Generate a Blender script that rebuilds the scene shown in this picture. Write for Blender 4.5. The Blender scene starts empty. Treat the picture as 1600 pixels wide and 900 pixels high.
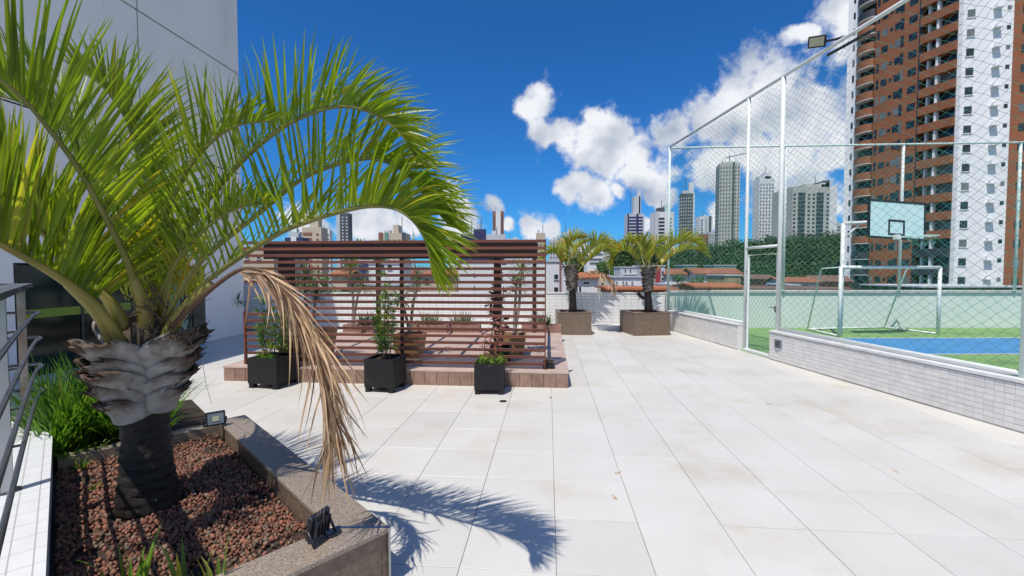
import bpy, bmesh, math, random
from mathutils import Vector, Matrix
random.seed(7)
R = math.radians
scene = bpy.context.scene
COL = scene.collection

# ------------------------------------------------------------------ camera
F = 690.0                      # focal length in pixels of a 1600 px wide picture
PITCH = R(2.16)
CAMH = 1.8
cam = bpy.data.cameras.new('camera')
cam.sensor_width = 36.0
cam.lens = F / 1600.0 * 36.0
cam.clip_start = 0.05
cam.clip_end = 6000.0
camo = bpy.data.objects.new('camera', cam)
camo.location = (0, 0, CAMH)
camo.rotation_euler = (R(90) - PITCH, 0, 0)
COL.objects.link(camo)
scene.camera = camo

# ------------------------------------------------------------------ light
RAY = Vector((.25, .45, -1.0)).normalized()      # direction the sunlight travels
sun = bpy.data.lights.new('sun', 'SUN')
sun.energy = 4.3
sun.angle = R(0.5)
sun.color = (1.0, .94, .85)
suno = bpy.data.objects.new('sun', sun)
suno.rotation_euler = RAY.to_track_quat('-Z', 'Y').to_euler()
COL.objects.link(suno)
SUN_EL = math.asin(-RAY.z)
SUN_ROT = math.atan2(-RAY.x, -RAY.y) % (2 * math.pi)
scene.view_settings.view_transform = 'Standard'
scene.view_settings.look = 'None'
scene.view_settings.gamma = 1.0
scene.view_settings.exposure = 0.15
scene.view_settings.use_curve_mapping = False

# ------------------------------------------------------------------ measuring helpers
def ray(px, py):
    a = (px - 800.0) / F; b = (450.0 - py) / F
    return Vector((a, math.cos(PITCH) + b * math.sin(PITCH), -math.sin(PITCH) + b * math.cos(PITCH)))
def P(px, py, D):
    d = ray(px, py); return Vector((0, 0, CAMH)) + d * (D / d.y)
def G(px, py, z=0.0):
    d = ray(px, py); return Vector((0, 0, CAMH)) + d * ((z - CAMH) / d.z)
def ZY(py, D): return P(800, py, D).z
def XP(px, D): return P(px, 424, D).x
TU = Vector((math.cos(R(4.7)), -math.sin(R(4.7)), 0)); TV = Vector((math.sin(R(4.7)), math.cos(R(4.7)), 0))
def UV(u, v, z=0.0): return TU * u + TV * v + Vector((0, 0, z))
RZ_T = R(-4.7)
WD = Vector((-.0939, .9956, 0)).normalized(); WN = Vector((WD.y, -WD.x, 0)); WO = Vector((5.67, 4.89, 0))
def WP(s, n, z=0.0): return WO + WD * s + WN * n + Vector((0, 0, z))
RZ_W = math.atan2(-WD.x, WD.y)
E1 = Vector((.715, -.70, 0)).normalized(); E2 = Vector((-E1.y, E1.x, 0))
def EP(a, n, z=0.0): return E1 * a + E2 * n + Vector((0, 0, z))
RZ_E = math.atan2(E1.y, E1.x)

# ------------------------------------------------------------------ world: sky and clouds
world = bpy.data.worlds.new('World'); scene.world = world
world.use_nodes = True
def build_world():
    nt = world.node_tree; nt.nodes.clear()
    # density of the cloud field for a direction
    g = bpy.data.node_groups.new('cloud_density', 'ShaderNodeTree')
    g.interface.new_socket('Vector', in_out='INPUT', socket_type='NodeSocketVector')
    g.interface.new_socket('Density', in_out='OUTPUT', socket_type='NodeSocketFloat')
    gi = g.nodes.new('NodeGroupInput'); go = g.nodes.new('NodeGroupOutput'); L = g.links.new
    def math_(op, a, b=None):
        n = g.nodes.new('ShaderNodeMath'); n.operation = op
        for i, v in enumerate((a, b)):
            if v is None: continue
            if isinstance(v, (int, float)): n.inputs[i].default_value = v
            else: L(v, n.inputs[i])
        return n.outputs[0]
    def noise(scale, detail, rough, out='Fac', off=0.0):
        m = g.nodes.new('ShaderNodeVectorMath'); m.operation = 'ADD'; L(gi.outputs[0], m.inputs[0]); m.inputs[1].default_value = (off, off * .7, -off)
        n = g.nodes.new('ShaderNodeTexNoise'); n.inputs['Scale'].default_value = scale
        n.inputs['Detail'].default_value = detail; n.inputs['Roughness'].default_value = rough
        L(m.outputs[0], n.inputs['Vector']); return n.outputs[out]
    w = noise(9.0, 1.0, .5, 'Color')
    w1 = g.nodes.new('ShaderNodeVectorMath'); w1.operation = 'SUBTRACT'; L(w, w1.inputs[0]); w1.inputs[1].default_value = (.5, .5, .5)
    w2 = g.nodes.new('ShaderNodeVectorMath'); w2.operation = 'SCALE'; L(w1.outputs[0], w2.inputs[0]); w2.inputs['Scale'].default_value = .07
    w3 = g.nodes.new('ShaderNodeVectorMath'); w3.operation = 'ADD'; L(gi.outputs[0], w3.inputs[0]); L(w2.outputs[0], w3.inputs[1])
    blobs = [  # pixel x, y, angular radius in pixels of the picture
        (838, 165, 34), (852, 205, 40), (888, 212, 40), (925, 222, 42), (962, 235, 46), (1000, 255, 46), (1030, 275, 34), (930, 195, 24),
        (905, 292, 22), (932, 308, 34), (960, 300, 18),
        (1050, 215, 34), (1110, 200, 44), (1150, 170, 52), (1205, 160, 62), (1255, 175, 58), (1175, 228, 46), (1240, 240, 46), (1295, 250, 34),
        (1195, 295, 46), (1265, 310, 46), (1110, 262, 34), (1045, 310, 24), (1125, 335, 24), (1310, 20, 30), (1345, 50, 44), (1250, 55, 14), (1400, 300, 80),
        (540, 345, 36), (590, 350, 40), (635, 345, 38), (480, 350, 36), (705, 300, 26), (725, 345, 30), (790, 352, 20), (832, 350, 22), (860, 352, 14), (775, 325, 12), (1020, 300, 14), (1000, 350, 14)]
    acc = None
    rnd = random.Random(4)
    cls = (16, 24, 34, 46, 60, 130)
    cl = [(ray(a, b).normalized(), min(cls, key=lambda c: abs(c - r))) for a, b, r in blobs]
    for k in range(9):                       # fair-weather clouds go on out of view, enlarged to brighten and whiten the fill
        az = R(74 + k * 24); el = R(rnd.uniform(10, 38))
        cl.append((Vector((math.sin(az) * math.cos(el), math.cos(az) * math.cos(el), math.sin(el))), 130)); az += R(9); el += R(3)
        cl.append((Vector((math.sin(az) * math.cos(el), math.cos(az) * math.cos(el), math.sin(el))), 130))
    nrm = g.nodes.new('ShaderNodeVectorMath'); nrm.operation = 'NORMALIZE'; L(w3.outputs[0], nrm.inputs[0])
    for r in cls:
        best = None
        for c, rr in cl:
            if rr != r: continue
            n = g.nodes.new('ShaderNodeVectorMath'); n.operation = 'DOT_PRODUCT'; L(nrm.outputs[0], n.inputs[0]); n.inputs[1].default_value = c
            best = n.outputs['Value'] if best is None else math_('MAXIMUM', best, n.outputs['Value'])
        if best is None: continue
        q = math_('DIVIDE', math_('SQRT', math_('MAXIMUM', math_('MULTIPLY', math_('SUBTRACT', 1.0, best), 2.0), 0.0)), r / F * 1.04)
        acc = q if acc is None else math_('MINIMUM', acc, q)
    base = math_('MULTIPLY', math_('SUBTRACT', 1.0, acc), .75)
    base = math_('MAXIMUM', base, -.9)
    fb = math_('SUBTRACT', noise(26.0, 6.0, .62), .5)
    fb2 = math_('SUBTRACT', noise(9.0, 2.0, .5, off=3.1), .5)
    d = math_('ADD', math_('ADD', base, math_('MULTIPLY', fb, 1.15)), math_('MULTIPLY', fb2, .8))
    L(d, go.inputs[0])
    # main tree
    N = nt.nodes.new; L2 = nt.links.new
    out = N('ShaderNodeOutputWorld'); bg = N('ShaderNodeBackground'); bg.inputs['Strength'].default_value = .1
    sky = N('ShaderNodeTexSky'); sky.sky_type = 'NISHITA'; sky.sun_disc = False
    sky.sun_elevation = SUN_EL; sky.sun_rotation = SUN_ROT
    sky.altitude = 0; sky.air_density = 1.0; sky.dust_density = .15; sky.ozone_density = 3.0
    hs = N('ShaderNodeVectorMath'); hs.operation = 'MULTIPLY'; hs.inputs[1].default_value = (.17, .62, 1.12)   # deep tropical blue
    L2(sky.outputs[0], hs.inputs[0])
    tc = N('ShaderNodeTexCoord')
    nm = N('ShaderNodeVectorMath'); nm.operation = 'NORMALIZE'; L2(tc.outputs['Generated'], nm.inputs[0])
    d1 = N('ShaderNodeGroup'); d1.node_tree = g; L2(nm.outputs[0], d1.inputs[0])
    of = N('ShaderNodeVectorMath'); of.operation = 'ADD'; L2(nm.outputs[0], of.inputs[0]); of.inputs[1].default_value = Vector((-.02, -.016, .045))
    n1 = N('ShaderNodeTexNoise'); n1.inputs['Scale'].default_value = 12; n1.inputs['Detail'].default_value = 5; L2(nm.outputs[0], n1.inputs['Vector'])
    n2 = N('ShaderNodeTexNoise'); n2.inputs['Scale'].default_value = 12; n2.inputs['Detail'].default_value = 5; L2(of.outputs[0], n2.inputs['Vector'])
    mr = N('ShaderNodeMapRange'); mr.interpolation_type = 'SMOOTHSTEP'; L2(d1.outputs[0], mr.inputs[0])
    mr.inputs[1].default_value = -.02; mr.inputs[2].default_value = .38
    sb = N('ShaderNodeMath'); sb.operation = 'SUBTRACT'; L2(n1.outputs[0], sb.inputs[0]); L2(n2.outputs[0], sb.inputs[1])
    lr = N('ShaderNodeMapRange'); L2(sb.outputs[0], lr.inputs[0]); lr.inputs[1].default_value = -.30; lr.inputs[2].default_value = .13
    cr = N('ShaderNodeMix'); cr.data_type = 'RGBA'; L2(lr.outputs[0], cr.inputs[0])
    cr.inputs[6].default_value = (3.6, 4.2, 5.3, 1); cr.inputs[7].default_value = (8.0, 8.2, 8.6, 1)
    mx = N('ShaderNodeMix'); mx.data_type = 'RGBA'; L2(mr.outputs[0], mx.inputs[0]); L2(hs.outputs[0], mx.inputs[6]); L2(cr.outputs[2], mx.inputs[7])
    L2(mx.outputs[2], bg.inputs['Color']); L2(bg.outputs[0], out.inputs[0])
build_world()

# ------------------------------------------------------------------ materials
MATS = {}
def mk(name, col, col2=None, scale=4.0, detail=5.0, rough=.6, bump=0.0, bscale=40.0, rnd=0.0, metal=0.0, spec=.5, trans=0.0,
       rcol=None, rthr=.85, brick=None, wave=None, stain=None, coord='Object', lo=.3, hi=.7, coat=0.0, tip=None):
    """procedural material: noise between two colours, per-piece brightness, optional brick joints, waves, stains and bump"""
    m = bpy.data.materials.new(name); m.use_nodes = True
    nt = m.node_tree; N = nt.nodes.new; L = nt.links.new
    bs = nt.nodes['Principled BSDF']
    tc = N('ShaderNodeTexCoord'); co = N('ShaderNodeNewGeometry').outputs['Position'] if coord == 'World' else tc.outputs[coord]
    if col2 is None: col2 = tuple(c * .82 for c in col)
    nz = N('ShaderNodeTexNoise'); nz.inputs['Scale'].default_value = scale; nz.inputs['Detail'].default_value = detail; L(co, nz.inputs['Vector'])
    mr = N('ShaderNodeMapRange'); L(nz.outputs['Fac'], mr.inputs[0]); mr.inputs[1].default_value = lo; mr.inputs[2].default_value = hi
    mx = N('ShaderNodeMix'); mx.data_type = 'RGBA'; L(mr.outputs[0], mx.inputs[0]); mx.inputs[6].default_value = (*col, 1); mx.inputs[7].default_value = (*col2, 1)
    c = mx.outputs[2]
    height = None
    if brick:
        bt = N('ShaderNodeTexBrick'); bt.offset = brick.get('offset', 0.0)
        mp = N('ShaderNodeMapping'); mp.inputs['Rotation'].default_value = brick.get('rot', (R(90), 0, 0)); L(co, mp.inputs[0]); L(mp.outputs[0], bt.inputs['Vector'])
        bt.inputs['Scale'].default_value = 1.0; bt.inputs['Brick Width'].default_value = brick['w']; bt.inputs['Row Height'].default_value = brick['h']
        bt.inputs['Mortar Size'].default_value = brick.get('m', .003); bt.inputs['Mortar Smooth'].default_value = .2
        b2 = N('ShaderNodeMix'); b2.data_type = 'RGBA'; L(bt.outputs['Fac'], b2.inputs[0]); L(c, b2.inputs[6]); b2.inputs[7].default_value = (*brick['col'], 1)
        c = b2.outputs[2]
        iv = N('ShaderNodeMath'); iv.operation = 'SUBTRACT'; iv.inputs[0].default_value = 1; L(bt.outputs['Fac'], iv.inputs[1]); height = iv.outputs[0]
    if stain:
        sn = N('ShaderNodeTexNoise'); sn.inputs['Scale'].default_value = stain['scale']; sn.inputs['Detail'].default_value = 7; sn.inputs['Roughness'].default_value = .65
        L(co, sn.inputs['Vector'])
        if 'stretch' in stain:
            mp = N('ShaderNodeMapping'); mp.inputs['Scale'].default_value = stain['stretch']; L(co, mp.inputs[0]); L(mp.outputs[0], sn.inputs['Vector'])
        sm = N('ShaderNodeMapRange'); sm.interpolation_type = 'SMOOTHSTEP'; L(sn.outputs['Fac'], sm.inputs[0]); sm.inputs[1].default_value = stain['a']; sm.inputs[2].default_value = stain['b']
        sm.inputs[4].default_value = stain.get('k', 1.0)
        s2 = N('ShaderNodeMix'); s2.data_type = 'RGBA'; L(sm.outputs[0], s2.inputs[0]); L(c, s2.inputs[6]); s2.inputs[7].default_value = (*stain['col'], 1)
        c = s2.outputs[2]
    if tip:                                  # weathered colour towards the free end of a piece (vertex attribute 'tip')
        at = N('ShaderNodeAttribute'); at.attribute_name = 'tip'
        ad = N('ShaderNodeMath'); ad.operation = 'ADD'; L(at.outputs['Fac'], ad.inputs[0]); tn = N('ShaderNodeMath'); tn.operation = 'MULTIPLY_ADD'; L(nz.outputs['Fac'], tn.inputs[0]); tn.inputs[1].default_value = .7; tn.inputs[2].default_value = -.35; L(tn.outputs[0], ad.inputs[1])
        tr_ = N('ShaderNodeMapRange'); tr_.interpolation_type = 'SMOOTHSTEP'; L(ad.outputs[0], tr_.inputs[0]); tr_.inputs[1].default_value = .55; tr_.inputs[2].default_value = 1.0
        t2 = N('ShaderNodeMix'); t2.data_type = 'RGBA'; L(tr_.outputs[0], t2.inputs[0]); L(c, t2.inputs[6]); t2.inputs[7].default_value = (*tip, 1); c = t2.outputs[2]
    if rnd or rcol:
        oi = N('ShaderNodeObjectInfo'); ge = N('ShaderNodeNewGeometry')
        ad = N('ShaderNodeMath'); ad.operation = 'ADD'; L(oi.outputs['Random'], ad.inputs[0]); L(ge.outputs['Random Per Island'], ad.inputs[1])
        fr = N('ShaderNodeMath'); fr.operation = 'FRACT'; L(ad.outputs[0], fr.inputs[0])
        if rcol:
            rr = N('ShaderNodeMapRange'); L(fr.outputs[0], rr.inputs[0]); rr.inputs[1].default_value = rthr; rr.inputs[2].default_value = min(1.0, rthr + .15)
            r2 = N('ShaderNodeMix'); r2.data_type = 'RGBA'; L(rr.outputs[0], r2.inputs[0]); L(c, r2.inputs[6]); r2.inputs[7].default_value = (*rcol, 1); c = r2.outputs[2]
        if rnd:
            m7 = N('ShaderNodeMath'); m7.operation = 'MULTIPLY'; m7.inputs[1].default_value = 7.31; L(fr.outputs[0], m7.inputs[0])
            f7 = N('ShaderNodeMath'); f7.operation = 'FRACT'; L(m7.outputs[0], f7.inputs[0])
            mu = N('ShaderNodeMapRange'); L(f7.outputs[0], mu.inputs[0]); mu.inputs[3].default_value = 1 - rnd; mu.inputs[4].default_value = 1 + rnd
            vm = N('ShaderNodeVectorMath'); vm.operation = 'SCALE'; L(c, vm.inputs[0]); L(mu.outputs[0], vm.inputs['Scale']); c = vm.outputs[0]
    L(c, bs.inputs['Base Color'])
    rr_ = N('ShaderNodeMapRange'); L(nz.outputs['Fac'], rr_.inputs[0]); rr_.inputs[3].default_value = max(0, rough - .08); rr_.inputs[4].default_value = min(1, rough + .08)
    L(rr_.outputs[0], bs.inputs['Roughness'])
    bs.inputs['Metallic'].default_value = metal; bs.inputs['Specular IOR Level'].default_value = spec
    if coat: bs.inputs['Coat Weight'].default_value = coat; bs.inputs['Coat Roughness'].default_value = .12
    if wave:
        wv = N('ShaderNodeTexWave'); wv.wave_profile = 'SIN'; wv.bands_direction = wave['dir']; wv.inputs['Scale'].default_value = wave['scale']; wv.inputs['Distortion'].default_value = wave.get('dist', 0)
        L(co, wv.inputs['Vector']); height = wv.outputs['Fac']
    if bump or height is not None:
        last = None
        if height is not None:
            b = N('ShaderNodeBump'); b.inputs['Strength'].default_value = .6; b.inputs['Distance'].default_value = (brick or wave).get('d', .01); L(height, b.inputs['Height']); last = b
        if bump:
            bn = N('ShaderNodeTexNoise'); bn.inputs['Scale'].default_value = bscale; bn.inputs['Detail'].default_value = 6; L(co, bn.inputs['Vector'])
            b = N('ShaderNodeBump'); b.inputs['Strength'].default_value = bump; b.inputs['Distance'].default_value = .02; L(bn.outputs['Fac'], b.inputs['Height'])
            if last: L(last.outputs[0], b.inputs['Normal'])
            last = b
        L(last.outputs[0], bs.inputs['Normal'])
    if trans:
        tr = N('ShaderNodeBsdfTranslucent'); ms = N('ShaderNodeMixShader'); ms.inputs[0].default_value = trans
        br = N('ShaderNodeVectorMath'); br.operation = 'MULTIPLY'; L(c, br.inputs[0]); br.inputs[1].default_value = (1.85, 1.9, .85)
        L(br.outputs[0], tr.inputs['Color']); L(bs.outputs[0], ms.inputs[1]); L(tr.outputs[0], ms.inputs[2])
        L(ms.outputs[0], nt.nodes['Material Output'].inputs['Surface'])
    MATS[name] = m
    return m
W3 = lambda v: (v, v, v)
mk('tile', (.60, .585, .55), (.55, .535, .495), scale=1.6, coord='World', rough=.42, rnd=.045, bump=.03, bscale=30, stain=dict(scale=.8, a=.50, b=.74, col=(.47, .40, .28), k=.55))
mk('grout', (.25, .21, .165), (.52, .49, .44), scale=1.3, rough=.9, lo=.42, hi=.58)
mk('podium', (.5, .49, .47), scale=1, rough=.9)
mk('walltile', (.72, .70, .68), (.66, .64, .62), scale=2, coord='World', rough=.3, rnd=.06)
mk('joint', (.36, .34, .31), (.6, .59, .57), scale=.9, rough=.9, lo=.45, hi=.6)
mk('cap', (.74, .74, .73), (.6, .6, .58), scale=5, rough=.6, stain=dict(scale=2.5, a=.6, b=.75, col=(.35, .34, .31), k=.5))
mk('parapet', (.80, .79, .78), (.73, .72, .71), scale=2.0, rough=.5, brick=dict(w=.2, h=.1, m=.006, col=(.5, .5, .5), d=.004), stain=dict(scale=1.3, stretch=(1, 1, .25), a=.58, b=.75, col=(.45, .45, .43), k=.45))
mk('mint', (.60, .67, .635), (.54, .62, .58), scale=1.4, rough=.7, bump=.05, stain=dict(scale=1.6, stretch=(1, 1, .2), a=.55, b=.75, col=(.55, .61, .53), k=.6))
mk('court_green', (.15, .29, .085), (.20, .34, .12), scale=2.2, rough=.75, bump=.05, stain=dict(scale=1.2, a=.50, b=.66, col=(.105, .19, .07), k=.7))
mk('court_blue', (.04, .20, .43), (.06, .25, .49), scale=1.5, rough=.6, stain=dict(scale=1.8, stretch=(.4, 1, 1), a=.5, b=.72, col=(.09, .25, .42), k=.6))
mk('line', (.72, .74, .72), scale=6, rough=.6)
mk('white_paint', (.72, .74, .73), (.62, .66, .64), scale=5, rough=.4, stain=dict(scale=14, a=.62, b=.75, col=(.33, .30, .25), k=.6))
mk('mint_paint', (.52, .66, .62), (.62, .72, .69), scale=3, rough=.45, stain=dict(scale=12, a=.62, b=.75, col=(.3, .3, .25), k=.5))
mk('net', (.05, .24, .17), (.09, .32, .24), scale=3, rough=.7)
mk('backboard', (.50, .70, .72), (.57, .75, .77), scale=3, rough=.3, stain=dict(scale=2.5, stretch=(1, 1, .4), a=.5, b=.7, col=(.62, .76, .76), k=.7))
mk('black_paint', (.012, .012, .014), scale=8, rough=.4)
mk('slat', (.175, .056, .032), (.115, .036, .022), scale=3, coord='World', rough=.45, rnd=.22, stain=dict(scale=7, stretch=(.35, 3, 6), a=.46, b=.72, col=(.075, .026, .018), k=.7))
mk('beam', (.05, .022, .015), (.035, .016, .012), scale=5, rough=.5, rnd=.1)
mk('deck', (.48, .365, .31), (.39, .285, .24), scale=3, coord='World', rough=.6, rnd=.13, bump=.08, bscale=20)
mk('fascia', (.28, .175, .13), (.20, .12, .09), scale=9, coord='World', rough=.5, rnd=.16, bump=.05, stain=dict(scale=10, stretch=(4, 4, .5), a=.5, b=.7, col=(.38, .27, .21), k=.6))
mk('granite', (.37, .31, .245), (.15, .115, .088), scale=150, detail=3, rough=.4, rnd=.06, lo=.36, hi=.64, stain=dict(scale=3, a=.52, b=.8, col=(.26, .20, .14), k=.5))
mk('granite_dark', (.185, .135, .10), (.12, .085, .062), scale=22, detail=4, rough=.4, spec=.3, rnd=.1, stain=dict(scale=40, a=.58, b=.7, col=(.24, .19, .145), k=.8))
mk('soil', (.05, .03, .02), (.025, .016, .012), scale=14, rough=1, bump=.5, bscale=30)
mk('pebble', (.25, .105, .062), (.15, .062, .042), scale=11, coord='World', rough=.8, rnd=.42, bump=.15, bscale=60, rcol=(.17, .12, .08), rthr=.66)
mk('pot_black', (.013, .0135, .015), (.018, .0185, .02), scale=8, rough=.6, spec=.25, bump=.05, bscale=60)
mk('pot_tan', (.36, .22, .09), (.29, .17, .07), scale=4, rough=.6)
mk('terracotta', (.33, .18, .14), (.26, .14, .11), scale=5, rough=.7)
mk('palm_leaf', (.235, .30, .016), (.12, .19, .012), scale=5, rough=.36, rnd=.32, trans=.55, rcol=(.42, .36, .035), rthr=.88, spec=.45)
mk('palm_leaf_yellow', (.34, .33, .03), (.18, .24, .025), scale=3, rough=.4, rnd=.25, trans=.4, rcol=(.45, .25, .05), rthr=.8)
mk('petiole', (.30, .24, .055), (.20, .18, .045), scale=5, rough=.45, stain=dict(scale=9, a=.56, b=.75, col=(.22, .15, .05), k=.7))
mk('rachis', (.20, .19, .04), (.14, .145, .032), scale=5, rough=.45)
mk('dry_leaf', (.60, .42, .27), (.42, .27, .16), scale=8, rough=.6, rnd=.35, trans=.15, rcol=(.16, .085, .05), rthr=.62)
mk('boot', (.37, .355, .335), (.23, .21, .19), scale=9, rough=.9, spec=.15, rnd=.15, bump=.6, bscale=34, stain=dict(scale=13, stretch=(1.6, 1.6, .5), a=.50, b=.72, col=(.11, .08, .06), k=.6), tip=(.085, .055, .04))
mk('boot_small', (.22, .20, .18), (.12, .105, .09), scale=7, rough=.9, spec=.15, rnd=.2, bump=.5, bscale=20, tip=(.06, .045, .035))
mk('boot_end', (.12, .085, .06), (.05, .035, .028), scale=12, rough=.9, spec=.1, bump=.7, bscale=40)
mk('trunk_dark', (.010, .0085, .0075), (.022, .019, .016), scale=8, rough=.6, spec=.25, bump=.9, bscale=22, stain=dict(scale=26, a=.67, b=.72, col=(.26, .25, .23), k=.7))
mk('trunk_grey', (.34, .32, .29), (.20, .18, .16), scale=8, rough=.85, bump=.4, bscale=20)
mk('fibre', (.09, .065, .045), (.05, .035, .025), scale=10, rough=.9, bump=.5, bscale=30)
mk('grass', (.11, .23, .022), (.06, .15, .018), scale=3, rough=.4, rnd=.35, trans=.4, rcol=(.28, .32, .04), rthr=.88)
mk('leaf', (.07, .15, .025), (.04, .10, .018), scale=3, rough=.5, rnd=.4, trans=.3)
mk('leaf_lime', (.15, .25, .03), (.10, .19, .025), scale=3, rough=.5, rnd=.35, trans=.35, rcol=(.38, .30, .03), rthr=.8)
mk('leaf_red', (.16, .05, .035), (.10, .06, .03), scale=3, rough=.5, rnd=.4, trans=.3, rcol=(.45, .02, .05), rthr=.86)
mk('flower_pink', (.50, .24, .20), (.38, .16, .12), scale=4, rough=.6, rnd=.3, trans=.3, rcol=(.5, .05, .08), rthr=.85)
mk('leaf_grey', (.17, .22, .13), (.10, .15, .075), scale=3, rough=.45, rnd=.3, trans=.25)
mk('forest', (.040, .085, .014), (.009, .026, .005), scale=.16, detail=2, rough=.7, rnd=.5, trans=.2, lo=.38, hi=.62)
mk('forest_floor', (.02, .045, .012), scale=.1, rough=1)
mk('bark', (.10, .075, .055), (.06, .045, .035), scale=8, rough=.9, bump=.4)
mk('steel', (.42, .43, .44), (.36, .37, .38), scale=3, rough=.35, metal=1.0)
mk('steel_brown', (.20, .12, .09), (.35, .33, .30), scale=4, rough=.25, metal=.8)
mk('steel_dark', (.11, .115, .125), (.2, .2, .2), scale=3, rough=.25, metal=.8)
mk('facade', (.80, .79, .79), (.765, .755, .755), scale=.9, rough=.8, bump=.12, bscale=120, stain=dict(scale=.8, stretch=(1, 1, .3), a=.5, b=.78, col=(.62, .61, .61), k=.6))
mk('groove', (.02, .02, .024), scale=2, rough=.9)
mk('dark_glass', (.004, .024, .018), (.003, .012, .010), scale=.6, rough=.06, spec=.3)
mk('teal_reflection', (.03, .22, .19), (.02, .14, .12), scale=2, rough=.1)  # bright reflection in the facade glass, painted as the colour of one pane
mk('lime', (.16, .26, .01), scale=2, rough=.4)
mk('frame_dark', (.02, .03, .03), scale=2, rough=.4)
mk('lamp_body', (.012, .014, .02), (.02, .022, .03), scale=9, rough=.4)
mk('lamp_glass', (.22, .25, .28), (.15, .18, .21), scale=4, rough=.1)
mk('lamp_glass_beige', (.55, .53, .36), scale=4, rough=.2)
mk('cable', (.015, .015, .015), scale=4, rough=.5)
mk('cable_light', (.45, .44, .42), scale=4, rough=.5)
# city
mk('brown_clad', (.29, .098, .036), (.24, .078, .028), scale=.5, rough=.65, wave=dict(dir='Z', scale=1.6, d=.02))
mk('tower_white', (.78, .78, .79), (.74, .74, .75), scale=.3, rough=.7, stain=dict(scale=.3, stretch=(1, 1, .2), a=.6, b=.8, col=(.58, .57, .58), k=.5))
mk('tower_grey', (.035, .037, .045), scale=.4, rough=.5)
mk('city_glass', (.012, .018, .022), (.03, .045, .05), scale=.4, rough=.15)
mk('city_glass_light', (.10, .12, .13), (.2, .2, .19), scale=.5, rough=.3)
mk('city_white', (.68, .68, .69), (.6, .6, .61), scale=.15, rough=.8, stain=dict(scale=.25, stretch=(1, 1, .25), a=.55, b=.8, col=(.45, .44, .43), k=.5))
mk('city_concrete', (.45, .45, .42), (.37, .37, .35), scale=.1, rough=.85)
mk('city_lightgrey', (.50, .52, .55), (.44, .46, .49), scale=.1, rough=.8)
mk('city_dark', (.085, .095, .11), (.05, .058, .07), scale=.1, rough=.6)
mk('city_navy', (.03, .035, .13), (.02, .025, .09), scale=.2, rough=.6)
mk('city_beige', (.52, .44, .34), (.45, .38, .29), scale=.2, rough=.8)
mk('city_brown', (.25, .10, .075), scale=.2, rough=.8)
mk('city_mint', (.42, .56, .55), (.36, .5, .49), scale=.1, rough=.8)
mk('city_green', (.12, .30, .24), scale=.3, rough=.8)
mk('city_red', (.33, .05, .06), scale=.3, rough=.8)
mk('city_stain', (.42, .36, .22), (.28, .22, .12), scale=.9, rough=.9, stain=dict(scale=.7, stretch=(2, 2, .2), a=.45, b=.65, col=(.16, .12, .07), k=.8))
mk('roof_tile', (.34, .125, .065), (.23, .085, .05), scale=.8, rough=.85, wave=dict(dir='X', scale=1.4, d=.08), stain=dict(scale=.9, a=.5, b=.7, col=(.22, .10, .06), k=.7))
mk('roof_orange', (.44, .145, .055), (.30, .10, .045), scale=1.2, rough=.8, wave=dict(dir='X', scale=1.6, d=.06))
mk('roof_old', (.20, .10, .08), (.13, .08, .07), scale=.8, rough=.9, wave=dict(dir='X', scale=1.4, d=.06))
mk('ground', (.14, .15, .10), (.22, .21, .19), scale=.02, rough=.95)

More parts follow.
